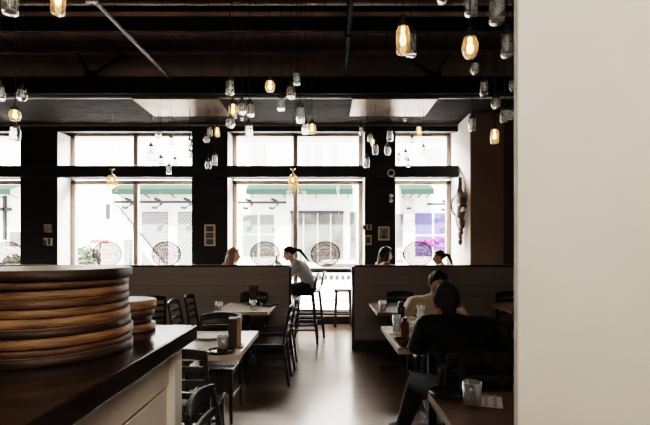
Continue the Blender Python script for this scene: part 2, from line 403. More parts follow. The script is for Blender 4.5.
# ceiling plates the far jar clusters hang from
def plate(x0,x1,label):
    t = thing('ceiling_plate',label,'ceiling panel',((x0+x1)/2,7.32,ZL-.001))
    w = (x1-x0)/2
    MB().box(-w,w,-.43,.43,-.022,-.0).build('metal_sheet', M['panel'], t)
    MB().box(-w-.01,w+.01,-.46,-.43,-.026,.02).box(-w-.01,-w,-.43,.43,-.026,.0).box(w,w+.01,-.43,.43,-.026,.0).build('rim', M['bronze'], t)
plate(-3.0,-1.68,'pale brushed ceiling plate with rusty right end, over the left jar cluster')
plate(.44,1.75,'pale brushed ceiling plate over the right jar cluster')
for x,y,lab in ((242,118,'tiny chrome sprinkler head on the dark ceiling, left of the central jars'),(405,118.5,'tiny chrome sprinkler head on the dark ceiling under the right ceiling plate')):
    k = (CZ-ZL)/( -(HY-y)); Y = k*F
    Y = (ZL-CZ)*F/(HY-y)
    t = thing('sprinkler_head',lab,'sprinkler',((x-CX)*Y/F,Y,ZL))
    MB().lathe([(0,0),(.035,0),(.035,-.008),(.012,-.012),(.010,-.035),(0,-.035)],12).build('body', M['ivory'], t)
    MB().lathe([(0,-.036),(.028,-.038),(.028,-.043),(0,-.043)],12).build('deflector', M['ivory'], t)

# ================================================================== JARS
pj = thing('jar_pendant','x','pendant lamp')
CYL = [(0,0),(.030,.001),(.038,.006),(.041,.016),(.041,.102),(.038,.112),(.031,.120),(.0305,.136),(.0285,.136),(.029,.121),(.036,.110),(.0385,.100),(.0385,.018),(.034,.009),(0,.006)]
RND = [(0,0),(.022,.001),(.030,.010),(.040,.036),(.043,.060),(.041,.080),(.034,.098),(.030,.108),(.030,.122),(.028,.122),(.028,.108),(.032,.096),(.039,.078),(.0405,.060),(.037,.036),(.027,.012),(0,.006)]
def make_jar(prof, lit):
    t = thing('jar_pendant','x','pendant lamp')
    top = max(z for r,z in prof)
    MB().lathe(prof,20).build('glass_jar', M['jarlit' if lit else 'jar'], t, smooth=True)
    MB().lathe([(0,top+.004),(.031,top+.004),(.032,top-.012),(.0335,top-.012),(.0335,top+.008),(.014,top+.014),(.013,top+.045),(.004,top+.050),(0,top+.050)],16).build('lid', M['jarcap'], t)
    MB().lathe([(0,top-.010),(.012,top-.010),(.012,top-.028),(.009,top-.034),(.017,top-.058),(.019,top-.074),(.014,top-.090),(0,top-.096)],12).build('bulb', M['bulbon' if lit else 'bulboff'], t, smooth=True)
    return t, top
protos = {(k,l): make_jar(CYL if k=='c' else RND, l) for k in 'cr' for l in (0,1)}
bpy.data.objects.remove(pj)
used_proto = set()
def pos_words(lit,k): return ('glowing ' if lit else 'unlit ') + ('straight' if k=='c' else 'rounded')
def jar(x, y0, y1, w, kind, lit, Y, zc, label, group):
    t0, top = protos[(kind,lit)]
    loc = P(x, y1, Y); kk = Y/F
    s = w*kk/.083; h = (y1-y0)*kk; sz = max(.55*s, min(1.9*s, h/(top+.004)))
    if (kind,lit) in used_proto:
        t = dup(t0, loc)
    else:
        used_proto.add((kind,lit)); t = t0; t.location = loc
        KIDS[(kind,lit)] = None
    t.scale = (s,s,sz); t['label'] = label; t['group'] = group
    for ch in [c for c in t.children if c.name.startswith('cord')]: bpy.data.objects.remove(ch)
    zt = (zc-loc.z)/sz
    r = .0032/s
    MB().cyl((0,0,top+.045),(0,0,zt),r,6).build('cord', M['cord'], t)
    return t
# a prototype may get a cord before it is copied; copies drop the inherited one above
G1='jar lamps at the upper left'; G2='central cluster of jar lamps'; G3='jar lamps under the left ceiling plate'; G4='jar lamps under the right ceiling plate'; G5='jar lamps at the upper right by the column'
J = [
 (10,-16,15,15,'c',0,2.5,ZD,'large unlit straight jar lamp cut by the top edge, at the far upper left corner',G1),
 (58,-18,15,14,'c',1,2.65,ZD,'large glowing jar lamp cut by the top edge, second from the left corner',G1),
 (0.5,86,101,8,'c',0,4.3,ZD,'unlit jar lamp cut by the left edge, beside a small rounded jar',G1),
 (22,89,101,10,'r',0,4.2,ZD,'small unlit rounded jar lamp right of the jar cut by the left edge',G1),
 (15,109,121,11,'r',1,4.0,ZD,'glowing rounded jar lamp over the far left window',G1),
 (15,126,141,10,'c',0,4.4,ZD,'unlit straight jar lamp hanging just below the glowing rounded jar at far left',G1),
 (230,79,95,8.5,'c',0,4.5,ZD,'unlit straight jar lamp, top left of the central cluster',G2),
 (270,80,92,10,'r',1,4.3,ZD,'glowing round jar lamp, highest lit one of the central cluster',G2),
 (297,72,85,7.5,'c',0,4.9,ZD,'unlit straight jar lamp, highest of the central cluster',G2),
 (291,86,99,9.5,'r',0,4.5,ZD,'unlit rounded jar lamp just below and left of the highest central jar',G2),
 (281,97,111,8,'c',0,4.7,ZD,'unlit straight jar lamp below the glowing round one in the centre',G2),
 (300.5,106,123,9,'c',0,4.45,ZD,'longest unlit jar lamp on the right of the central cluster, above the window',G2),
 (233,103,118,8,'c',1,4.9,ZD,'glowing amber jar lamp on the left of the central cluster, behind its neighbours',G2),
 (242,102,115,9,'r',0,4.6,ZD,'unlit rounded jar lamp between the amber jar and a slim jar, left centre',G2),
 (250.5,103,117,7.5,'c',0,4.8,ZD,'slim unlit jar lamp right of the rounded pair at left centre',G2),
 (230.5,118,128,9,'r',0,4.75,ZD,'unlit rounded jar lamp beside the top left corner of the centre window',G2),
 (249,124,137,8,'c',0,4.6,ZD,'unlit straight jar lamp, lowest on the left of the central cluster',G2),
 (305.5,123,134.5,7.5,'c',0,4.75,ZD,'unlit jar lamp touching the glowing one at the lower right of the central cluster',G2),
 (312,123,134,8.5,'r',1,4.6,ZD,'glowing rounded jar lamp at the lower right of the central cluster',G2),
 (158.3,130,138.5,6.5,'r',0,7.5,ZL,'unlit rounded jar lamp, highest over the left transom window',G3),
 (171.5,137,145,5.5,'c',0,7.25,ZL,'unlit straight jar lamp in front of the middle of the left transom window',G3),
 (151,145,154,6.5,'r',0,7.4,ZL,'unlit rounded jar lamp, leftmost under the left ceiling plate',G3),
 (161,157,165.5,6,'r',0,7.3,ZL,'unlit rounded jar lamp low in the left transom window, below the highest one',G3),
 (169,165,174.5,5.5,'c',0,7.2,ZL,'unlit straight jar lamp, lowest under the left ceiling plate, before the black beam',G3),
 (175,158,166,5,'r',0,7.45,ZL,'small unlit jar lamp with dark cap right of the lowest left one',G3),
 (189.5,139,147,6,'r',0,7.3,ZL,'unlit jar lamp at the right edge of the left transom window',G3),
 (189.8,150,158,5,'r',0,7.2,ZL,'small unlit jar lamp under another at the right edge of the left transom window',G3),
 (209.8,127,136.5,5.5,'c',0,7.3,ZL,'unlit straight jar lamp high against the black pier, left of the glowing one',G3),
 (217.3,127,137,5.5,'c',1,7.35,ZL,'glowing straight jar lamp against the black pier left of the centre window',G3),
 (206.5,136,143,6.5,'r',0,7.2,ZL,'unlit rounded jar lamp against the black pier, just below its straight neighbour',G3),
 (208.2,161,169.5,6.5,'r',0,7.4,ZL,'unlit rounded jar lamp, lowest against the left black pier',G3),
 (214.8,155,165.5,5.5,'c',0,7.15,ZL,'unlit straight jar lamp low against the left black pier, right of the rounded one',G3),
 (361.3,127,135.5,4.6,'c',0,7.4,ZL,'unlit jar lamp, leftmost under the right ceiling plate',G4),
 (370,134,142,5.2,'c',0,7.25,ZL,'unlit jar lamp left of the small glowing one on the right pier',G4),
 (373.2,139,147,5.2,'r',1,7.4,ZL,'small glowing jar lamp among unlit ones on the right pier',G4),
 (375.3,144,155,6.2,'c',0,7.15,ZL,'unlit straight jar lamp just below the glowing one on the right pier',G4),
 (366.5,157,168,6.2,'c',0,7.3,ZL,'unlit straight jar lamp, lowest on the right pier',G4),
 (390,130,141.5,6.3,'c',0,7.2,ZL,'unlit straight jar lamp high at the right edge of the right pier',G4),
 (387.5,146,155.5,6.5,'r',0,7.35,ZL,'unlit rounded jar lamp below the straight one at the right edge of the right pier',G4),
 (399,154,161.5,4.6,'r',0,7.3,ZL,'small unlit jar lamp, leftmost in the right transom window',G4),
 (405.6,151,160.5,5,'r',0,7.2,ZL,'small unlit rounded jar lamp, second from the left in the right transom window',G4),
 (408.3,160,167.5,5.2,'r',0,7.45,ZL,'small unlit jar lamp, lowest in the right transom window',G4),
 (412,137,143.5,5.2,'r',0,7.3,ZL,'small unlit rounded jar lamp high in the right transom window, left of the glowing one',G4),
 (419,126,137,6,'c',1,7.25,ZL,'glowing straight jar lamp at the top of the right transom window',G4),
 (423.5,146,154.5,5.6,'c',0,7.35,ZL,'unlit jar lamp, rightmost under the right ceiling plate',G4),
 (403,24,54.5,14,'c',1,2.65,ZD,'large glowing straight jar lamp, overlapping a dimmer jar',G5),
 (411,32,57,11,'c',0,3.35,ZD,'unlit jar lamp half hidden behind the large glowing straight jar',G5),
 (442,-20,3.5,12,'r',0,3.0,ZD,'unlit jar lamp, only its base showing at the top edge',G5),
 (471,-14,16,13,'c',0,2.8,ZD,'unlit straight jar lamp cut by the top edge above the large glowing round jar',G5),
 (497,-4,24,15.5,'c',0,2.4,ZD,'largest unlit straight jar lamp at the top right near the cream column',G5),
 (470,35.5,58,16,'r',1,2.55,ZD,'large glowing rounded jar lamp at the upper right',G5),
 (507,33,57.5,12,'c',0,3.0,ZD,'unlit straight jar lamp beside the cream column, below the largest one',G5),
 (475,62,74,9,'r',0,4.0,ZD,'small unlit rounded jar lamp below the large glowing rounded jar',G5),
 (484,81,96,8.2,'c',0,4.5,ZD,'unlit straight jar lamp below the small rounded one at upper right',G5),
 (496,97,109,9.5,'r',0,4.0,ZD,'unlit rounded jar lamp upper left of a jar pair beside the column',G5),
 (504.5,109,122.5,8.5,'c',0,4.4,ZD,'unlit straight jar lamp before the brown wall top, beside the column',G5),
 (512,109,120,7,'r',0,4.7,ZD,'unlit rounded jar lamp half hidden by the column, right of the straight one',G5),
 (512.5,80,91,7,'r',0,4.6,ZD,'unlit rounded jar lamp mostly hidden by the cream column, higher of two',G5),
 (472,117,131,7.5,'c',0,5.0,ZD,'unlit straight jar lamp before the top of the white side wall',G5),
 (494.5,128,144,8.2,'c',1,4.6,ZD,'glowing straight jar lamp against the brown wall, lowest at the right',G5),
]
litpts = []
for j in J:
    jar(*j)
    if j[5]: litpts.append((P(j[0],(j[1]+j[2])/2,j[6]), j[6]))

# chandelier pendants of beads
def bead_lamp(x, label):
    Y = 7.70; kk = Y/F
    t = thing('beaded_pendant', label, 'pendant lamp', P(x,196,Y), group='beaded pendants before the windows')
    zt = (196-171)*kk
    MB().cyl((0,0,zt+.03),(0,0,ZL-t.location.z),.003,6).build('cord', M['cord'], t)
    MB().lathe([(0,zt),(.055,zt+.035),(.05,zt+.04),(.012,zt+.005),(.012,zt-.05),(.03,zt-.06),(.06,zt-.10),(.055,zt-.10),(0,zt-.05)],14).build('crown', M['brass'], t, smooth=True)
    MB().tube([(.085*math.cos(a*PI/8),.085*math.sin(a*PI/8),zt-.15) for a in range(17)],.006,6).build('hoop', M['brass'], t)
    for i in range(10):
        a = 2*PI*i/10; r = .082; L = (.17 if i%2 else .23)
        m = MB()
        for q in range(9):
            rr = .05+(r-.05)*min(1,q/3.); z = zt-.09-q*L/9
            m.ell((rr*math.cos(a),rr*math.sin(a),z),.011,.011,.013,8)
        m.hull([((r*math.cos(a),r*math.sin(a),zt-.095-L),.013),((r*math.cos(a),r*math.sin(a),zt-.135-L),.004)])
        m.build('bead_strand', M['amberbead'], t, smooth=True)
    MB().ell((0,0,zt-.15),.024,.024,.035,10).build('bulb', M['bulbon'], t, smooth=True)
bead_lamp(112,'amber beaded pendant hanging before the left window')
bead_lamp(293,'amber beaded pendant hanging before the mullion of the centre window')

# ================================================================== WINDOW DECALS
def decal(x, label):
    c = P(x,254,8.79); a,b_ = .30,.255
    t = thing('window_decal', label, 'window sign', (c.x,8.795,c.z), group='oval window signs')
    def ring(ri, ro, y):
        m = MB(); n = 48
        vs = [(m.bm.verts.new((a*ri*math.cos(2*PI*i/n),y,b_*ri*math.sin(2*PI*i/n))), m.bm.verts.new((a*ro*math.cos(2*PI*i/n),y,b_*ro*math.sin(2*PI*i/n)))) for i in range(n)]
        for i in range(n):
            j=(i+1)%n; m.bm.faces.new((vs[i][0],vs[i][1],vs[j][1],vs[j][0]))
        return m
    MB().poly([(a*math.cos(2*PI*i/48),.004,b_*math.sin(2*PI*i/48)) for i in range(48)]).build('film', M['decalbg'], t)
    ring(.91,1.0,0).build('outer_ring', M['decal'], t); ring(.64,.69,0).build('inner_ring', M['decal'], t)
    rnd = random.Random(5)
    m = MB()
    for i in range(26):      # worn circular lettering, not readable at this distance
        th = PI*(.04+.92*i/25) if i < 14 else PI*(1.06+.88*(i-14)/11)
        if i < 14: th = PI*(.06+.88*i/13)
        ca, sa = math.cos(th), math.sin(th); rot = math.atan2(a*sa, b_*ca)
        cx, cz = a*.81*ca, b_*.81*sa; h = .026; w = .015
        ux = Vector((-sa*a,0,ca*b_)).normalized(); uz = Vector((ca*b_,0,sa*a)).normalized()
        c0 = Vector((cx,-.001,cz))
        m.poly([c0-ux*w-uz*h, c0-ux*w*.4-uz*h, c0-ux*w*.4+uz*h, c0-ux*w+uz*h])
        if rnd.random()<.7: m.poly([c0+ux*w*.4-uz*h, c0+ux*w-uz*h, c0+ux*w+uz*h, c0+ux*w*.4+uz*h])
        zz = rnd.choice((-.8,0,.8)); m.poly([c0-ux*w+uz*h*(zz-.2), c0+ux*w+uz*h*(zz-.2), c0+ux*w+uz*h*(zz+.2), c0-ux*w+uz*h*(zz+.2)])
    m.build('ring_lettering', M['decal'], t)
    m = MB()
    for z,hw,h in ((.085,.11,.022),(.0,.18,.036),(-.085,.11,.022)):
        x_ = -hw
        while x_ < hw:
            w = h*.8
            m.poly([(x_,-.001,z-h),(x_+w*.35,-.001,z-h),(x_+w*.35,-.001,z+h),(x_,-.001,z+h)])
            q = rnd.choice((-.7,0,.7)); m.poly([(x_,-.001,z+h*(q-.22)),(x_+w,-.001,z+h*(q-.22)),(x_+w,-.001,z+h*(q+.22)),(x_,-.001,z+h*(q+.22))])
            if rnd.random()<.6: m.poly([(x_+w*.65,-.001,z-h),(x_+w,-.001,z-h),(x_+w,-.001,z+h),(x_+w*.65,-.001,z+h)])
            x_ += w*1.5
    m.build('centre_lettering', M['decal'], t)
    m = MB()
    for zz in (.044,-.044): m.box(-.18,.18,-.001,0,zz-.003,zz+.003)
    m.build('rule_line', M['decal'], t)
decal(8,'oval brown sign on the far left window glass'); decal(107,'oval brown sign on the left pane of the window above the board stacks')
decal(166,'oval brown sign left of the pier with the strip of three photos')
decal(265,'oval brown sign on the glass between the two women facing each other')
decal(325.5,'oval brown sign on the glass above the bare stool'); decal(418,'oval brown sign on the right window, between two heads')

# ================================================================== PICTURES AND FITTINGS ON PIERS
def picture(name, x0,y0,x1,y1,label,kind,Y=YP):
    a = P(x0,y1,Y-.002); b_ = P(x1,y0,Y-.002); w = b_.x-a.x; h = b_.z-a.z
    t = thing(name,label,'picture',(a.x+w/2,Y-.001,a.z))
    MB().box(-w/2,w/2,-.022,0,0,h).build('backing_board', M['mat'] if kind!='grey' else M['photo2'], t, bevel=.002)
    if kind=='triple':
        for i in range(3): MB().box(-w*.34,w*.34,-.026,-.022,h*(.07+.30*i),h*(.07+.30*i+.25)).build('photo_print', M['photo'], t)
    elif kind=='portrait':
        MB().box(-w*.38,w*.38,-.025,-.022,h*.12,h*.9).build('photo_print', M['photo2'], t)
        MB().hull([((0,-.026,h*.62),(w*.13,.002,h*.14)),]).build('portrait_head', M['photo'], t)
        MB().hull([((0,-.026,h*.38),(w*.12,.002,h*.06)),((-w*.18,-.026,h*.2),(w*.08,.002,h*.05)),((w*.18,-.026,h*.2),(w*.08,.002,h*.05))]).build('portrait_shoulders', M['photo'], t)
    elif kind=='cut':
        MB().box(-w*.5,-w*.1,-.026,-.022,0,h*.8).box(w*.05,w*.35,-.026,-.022,h*.1,h*.95).build('photo_print', M['photo'], t)
    else:
        MB().box(-w*.36,w*.36,-.025,-.022,h*.15,h*.85).build('photo_print', M['photo'] if kind=='dark' else M['photo2'], t)
picture('framed_picture',204.5,224.5,215.5,246,'tall mounted strip of three dark photos on the pier left of the centre window','triple')
picture('small_picture',44.5,224,52,232.5,'plain grey square picture on the far left black pier, upper of two','grey')
picture('small_picture',44,238,52.5,245.5,'small ragged-looking photo below the grey square on the far left black pier','cut')
picture('framed_picture',378,226.5,389.5,240.5,'framed portrait photo on the pier beside the right window','portrait')
picture('small_picture',363,224.5,371.5,230,'small landscape photo on the right pier, above another small print','cut')
picture('small_picture',364.5,235,371.5,245,'small upright print below the landscape photo on the right pier','dark')
t = thing('wall_speaker','small white two-button fitting on the right edge of the right black pier','fitting',(P(391,203,YP).x,YP,P(391,203,YP).z))
for z in (.045,.135): MB().lathe([(0,0),(.040,0),(.040,.02),(.03,.035),(0,.038)],18).build('dome', M['ivory'], t, smooth=True).matrix_local = Matrix.Translation((0,0,z)) @ Matrix.Rotation(PI/2,4,'X')
t = thing('porthole_ring','pale round ring with dark centre on the black beam above the portrait','fitting',(P(391,173,YP-.1).x,YP-.10,P(391,173,YP-.1).z))
o = MB().lathe([(.045,0),(.075,0),(.075,.02),(.06,.03),(.045,.02),(.045,0)],28).build('ring', M['ivory'], t, smooth=True); o.rotation_euler=(PI/2,0,0)
o = MB().lathe([(0,0),(.045,0),(.045,.01),(0,.012)],28).build('centre_disc', M['black'], t); o.rotation_euler=(PI/2,0,0)

# carved figure on the white side wall
t = thing('wall_carving','long dark carved wooden figure hanging on the white side wall','sculpture',(2.515,7.95,1.56)); t.scale=(1.25,1.6,1)
def cv(items, name='figure_body', mat='bronze', rm=.008):
    m = MB()
    for it in items: m.hull(it)
    return m.build(name, M[mat], t, remesh=rm, sm=3)
cv([ [((-.05,.02,0),.022),((-.06,.0,.25),.032),((-.05,.0,.35),.04)],
     [((-.06,.0,.33),.05),((-.07,.03,.50),.055)], [((-.07,.0,.48),.045),((-.07,-.08,.40),.05),((-.06,-.07,.30),.035)],
     [((-.07,-.04,.50),.06),((-.07,-.09,.66),.07)], [((-.07,-.05,.66),.06),((-.07,-.01,.86),.06),((-.06,-.08,.80),.06)],
     [((-.07,-.08,.62),.05),((-.07,-.14,.58),.03)], [((-.06,.03,.88),.07),((-.05,.04,1.0),.035)],
     [((-.05,.03,.95),.034),((-.05,.02,1.19),.026)],
     [((-.06,.04,.52),.045),((-.05,.09,.42),.03)], [((-.06,-.02,.20),.045),((-.05,.05,.16),.03)],
     [((-.06,.0,.05),.036),((-.05,.02,.0),.03)] ])
m = MB(); m.tube([(-.07,.04,.50),(-.08,.18,.56),(-.09,.27,.70),(-.09,.22,.84),(-.07,.06,.94)],.020,8); m.build('carved_loop', M['bronze'], t, smooth=True)
m = MB()
for q in range(6): m.ell((-.115,.13-.012*q,.62+.045*q),.012,.012,.02,8)
m.build('inlay', M['ivory'], t, smooth=True)
MB().hull([((-.07,-.17,.60),.035),((-.09,-.20,.61),.030)]).build('knob', M['ivory'], t, smooth=True)

# ================================================================== COUNTER AND BOARDS
ct = 1.12
o = MB().box(-2.6,-.563,-1.2,1.94,ct-.062,ct).build('worktop', M['counter'], bevel=.004)
tag(o,'long dark espresso wooden worktop carrying the round boards','worktop')
t = thing('counter_cabinet','cream panelled counter cabinet under the dark worktop','cabinet',(-1.6,.35,0))
MB().box(-.93,.93,-1.5,1.50,0,ct-.0625).build('carcass', M['cream'], t)
MB().box(.93,.962,-1.5,1.45,.90,ct-.0625).build('upper_rail', M['cream'], t, bevel=.003)
MB().box(.93,.954,-1.5,1.45,0,.885).build('side_panel', M['cream'], t, bevel=.003)
MB().box(.90,.985,1.452,1.545,0,ct-.0625).build('corner_post', M['cream2'], t, bevel=.005)
MB().box(.93,.975,-1.5,1.45,0,.10).build('plinth', M['cream'], t)

def board(cx, cy, z, r, th, mi, label, group, tilt=0):
    t = thing('serving_board', label, 'serving board', (cx,cy,z), random.uniform(0,6), group=group)
    o = MB().lathe([(0,0),(r-.004,0),(r,.003),(r,th-.003),(r-.004,th-.0005),(0,th-.0005)],64).build('wood_disc', M['board%d'%mi], t)
    for p in o.data.polygons: p.use_smooth = abs(p.normal.z) < .5
    MB().lathe([(0,th-.0005),(r-.007,th-.0005),(r-.007,th),(0,th)],64).build('face', M['boardtop'], t)
ords = ['bottom','second from the bottom','third from the bottom','fourth from the bottom','fifth from the bottom','fifth from the top','fourth from the top','third from the top','second from the top','top']
look = ['dark wide','dark thin','warm brown thick','dark reddish','orange-brown','pale-edged brown','streaky brown','warm orange-edged','thin two-toned','thick dark-edged pale-faced']
ths = [.028,.022,.029,.025,.028,.026,.024,.031,.022,.031]
rs  = [.253,.250,.254,.246,.240,.238,.238,.237,.242,.247]
mis = [3,1,0,3,2,0,1,2,1,3]  # bottom board gets the darkest wood, its shade put into the colour
z = ct+.001
for i in range(10):
    board(-.905+random.uniform(-.004,.004),1.45+random.uniform(-.006,.006),z,rs[i],ths[i],mis[i],
          '%s round wooden board, %s of the tall stack'%(look[i],ords[i]),'round boards in the tall stack')
    z += ths[i]+.0006
z = ct+.001
for i,(r,th,mi,dx) in enumerate(((.119,.028,0,0),(.110,.028,3,-.008),(.116,.032,1,-.003),(.121,.036,2,.001))):
    board(-.826+dx,1.817,z,r,th,mi,'%s small round wooden board, %s of the short stack behind'%(('brown-edged','dark inset','dark-edged','pale thick')[i],('bottom','second from the bottom','second from the top','top')[i]),'small round boards in the short stack')
    z += th+.0006

# ================================================================== FURNITURE
def make_chair():
    t = thing('dining_chair','x','chair')
    m = MB(); m.box(-.205,.205,-.185,.215,.435,.455); m.build('seat', M['seat'], t, bevel=.008)
    MB().box(-.185,.185,-.17,.195,.395,.434).build('seat_rail', M['chair'], t)
    for s in (-1,1):
        MB().bar((s*.180,.185,.43),(s*.188,.195,0),.034,.034,w1=.024,d1=.024).build('leg', M['chair'], t, bevel=.004)
        m = MB(); m.bar((s*.185,-.175,.45),(s*.190,-.235,0),.036,.030,w1=.026,d1=.026); m.bar((s*.185,-.175,.44),(s*.180,-.245,.83),.034,.026,w1=.028,d1=.020)
        m.build('leg', M['chair'], t, bevel=.004)
        MB().bar((s*.186,.19,.20),(s*.186,-.21,.20),.018,.022).build('stretcher', M['chair'], t)
    MB().bar((-.186,.19,.26),(.186,.19,.26),.018,.022).build('stretcher', M['chair'], t)
    def rail(z0,h,bow,arch):
        m = MB(); n=10; pr=None
        for i in range(n+1):
            u=-1+2*i/n; x=u*.19; y=-.175-.07*(z0-.44)/.39-bow*(1-u*u); zz=z0+arch*(1-u*u)
            c=[m.bm.verts.new((x,y+dy,zz+dz)) for dy,dz in ((-.009,-h/2),(.009,-h/2),(.009,h/2),(-.009,h/2))]
            if pr:
                for a in range(4): m.bm.faces.new((pr[a],pr[(a+1)%4],c[(a+1)%4],c[a]))
            else: m.bm.faces.new(c[::-1])
            pr=c
        m.bm.faces.new(pr); return m
    rail(.815,.060,.03,.022).build('top_rail', M['chair'], t, bevel=.003)
    for z_ in (.56,.645,.73): rail(z_,.035,.022,.006).build('back_slat', M['chair'], t, bevel=.003)
    return t
chair0 = make_chair(); cu = [False]
def chair(x,y,rz,label,group):
    if not cu[0]:
        cu[0]=True; chair0.location=(x,y,0); chair0.rotation_euler=(0,0,rz); chair0['label']=label; chair0['group']=group; return chair0
    return dup(chair0,(x,y,0),rz,label,group)
LC='black ladder-back chairs at the left tables'; RC='black ladder-back chairs at the right tables'
chair(-.97,3.87,PI,'black ladder-back chair at the far side of the near left table, seat glinting under it',LC)
chair(-.90,2.88,0,'black ladder-back chair with its back to us, tucked into the near left table',LC)
chair(-.26,1.80,-PI/2,'black ladder-back chair seen edge-on at the counter corner',LC)
chair(-1.55,5.22,-PI/2,'black ladder-back chair left of the far left table, nearer of two',LC)
chair(-1.55,5.82,-PI/2,'black ladder-back chair left of the far left table, nearer the partition',LC)
chair(-.62,4.86,PI/2,'black ladder-back chair on the aisle side of the far left table, nearer of two',LC)
chair(-.60,5.50,PI/2,'black ladder-back chair on the aisle side of the far left table, closer to the partition',LC)
chair(-1.0,5.98,PI,'black ladder-back chair between the far left table and the partition',LC)
chair(-2.35,5.9,.4,'black chair back rising behind the small board stack',LC)
chair(1.07,6.02,PI,'black chair facing us behind the far right table, before the partition',RC)
chair(2.62,6.02,PI,'black chair at the right end by the cream column, before the partition',RC)
chair(.94,2.20,PI,'dark chair behind the front right table, arched top rail showing',RC)
chair(.90,2.80,0,'dark chair under the man in the black jacket',RC)
chair(1.06,4.36,PI,'dark chair under the man in the cream shirt',RC)

def table(x0,x1,y0,y1,label,top,edge,peds=1,zt=.75):
    cx,cy=(x0+x1)/2,(y0+y1)/2; w,d=(x1-x0)/2,(y1-y0)/2
    t = thing('dining_table',label,'table',(cx,cy,0))
    MB().box(-w+.004,w-.004,-d+.004,d-.004,zt-.034,zt).build('tabletop', M[top], t)
    MB().box(-w,w,-d,-d+.004,zt-.036,zt+.0005).box(-w,w,d-.004,d,zt-.036,zt+.0005).box(-w,-w+.004,-d+.004,d-.004,zt-.036,zt+.0005).box(w-.004,w,-d+.004,d-.004,zt-.036,zt+.0005).build('edge_band', M[edge], t)
    MB().cyl((0,0,.04),(0,0,zt-.06),.035,16).build('column', M['castiron'], t, smooth=True)
    MB().bar((-w*.75,0,.02),(w*.75,0,.02),.06,.035).bar((0,-d*.6,.021),(0,d*.6,.021),.06,.035).build('base', M['castiron'], t, bevel=.005)
    MB().bar((-w*.7,0,zt-.048),(w*.7,0,zt-.048),.05,.026).bar((0,-d*.7,zt-.0485),(0,d*.7,zt-.0485),.05,.026).build('support_cross', M['castiron'], t)
    return t
table(-1.27,-.572,2.92,3.80,'pale-topped table beside the counter with menu holder','table','tedge')
table(-1.27,-.645,4.97,5.86,'pale-topped table before the left partition with two glasses','table','tedge')
table(.515,1.22,3.10,4.05,'pale-edged table between the two men','table','tedge')
table(.585,1.32,4.92,5.86,'dark table before the right partition, left of the man in cream','tabledark','tedge2')
table(2.15,2.95,5.05,5.92,'dark table by the cream column, far right','tabledark','tedge2')
table(.508,1.20,1.44,2.17,'glossy brown wooden table in the right foreground','tabledark','tedge2')
# high table and window ledge behind the left partition
t = table(-1.75,-.72,6.78,7.40,'high bar table between the two women behind the left partition','tabledark','tedge2',zt=1.06)
t = thing('window_ledge','narrow dark bar ledge along the centre window','shelf',(-.55,8.62,1.09))
MB().box(-1.30,1.30,-.16,.16,-.03,0).build('shelf_board', M['stoolwood'], t, bevel=.004)
MB().box(-1.30,1.30,.08,.16,-.09,-.03).build('cleat', M['cap'], t)
for x in (-1.2,0,1.2): MB().bar((x,.12,-.25),(x,-.08,-.035),.02,.02).build('bracket', M['cap'], t)

def bar_chair(x,y,rz,label):
    t = thing('bar_chair',label,'bar chair',(x,y,0),rz,'black bar chairs behind the left partition')
    MB().box(-.20,.20,-.19,.20,.745,.775).build('seat', M['seat'], t, bevel=.01)
    for sx in (-1,1):
        MB().bar((sx*.17,.17,.75),(sx*.215,.235,0),.044,.044,w1=.034,d1=.034).build('leg', M['chair'], t, bevel=.004)
        MB().bar((sx*.17,-.165,.75),(sx*.215,-.245,0),.044,.044,w1=.034,d1=.034).bar((sx*.17,-.165,.74),(sx*.165,-.235,1.06),.030,.024).build('leg', M['chair'], t, bevel=.004)
        for z_ in (.22,.40): MB().bar((sx*.20,.21,z_),(sx*.20,-.22,z_),.018,.024).build('stretcher', M['chair'], t)
    for z_,y_ in ((.28,.22),(.30,-.22)): MB().bar((-.2,y_,z_),(.2,y_,z_),.02,.026).build('stretcher', M['chair'], t)
    m = MB(); n=8; pr=None
    for i in range(n+1):
        u=-1+2*i/n; yy=-.215-.035*(1-u*u)
        c=[m.bm.verts.new((u*.185,yy+dy+tz,zz+(.02*(1-u*u) if zz>1 else 0))) for dy,zz,tz in ((-.008,.86,.03),(.008,.86,.03),(.008,1.075,-.02),(-.008,1.075,-.02))]
        if pr:
            for a in range(4): m.bm.faces.new((pr[a],pr[(a+1)%4],c[(a+1)%4],c[a]))
        else: m.bm.faces.new(c[::-1])
        pr=c
    m.bm.faces.new(pr); m.build('backrest', M['chair'], t, bevel=.003)
bar_chair(-.36,6.95,PI/2,'tall black bar chair under the woman with the ponytail')
bar_chair(-.26,7.48,PI/2,'tall black bar chair just behind the seated ponytailed woman')
bar_chair(-1.76,7.08,-PI/2,'tall black bar chair of the long-haired woman behind the left partition')
t = thing('bar_stool','backless dark wooden stool standing below the window ledge','stool',(P(343,322,8.42).x,8.42,0))
MB().box(-.175,.175,-.15,.15,.655,.70).build('seat', M['stoolwood'], t, bevel=.012)
for sx in (-1,1):
    for sy in (-1,1): MB().bar((sx*.125,sy*.10,.67),(sx*.155,sy*.125,0),.055,.055,w1=.042,d1=.042).build('leg', M['stoolwood'], t, bevel=.004)
    MB().bar((sx*.145,-.115,.30),(sx*.145,.115,.30),.02,.026).build('stretcher', M['stoolwood'], t)
for sy in (-1,1): MB().bar((-.145,sy*.118,.24),(.145,sy*.118,.24),.02,.026).build('stretcher', M['stoolwood'], t)

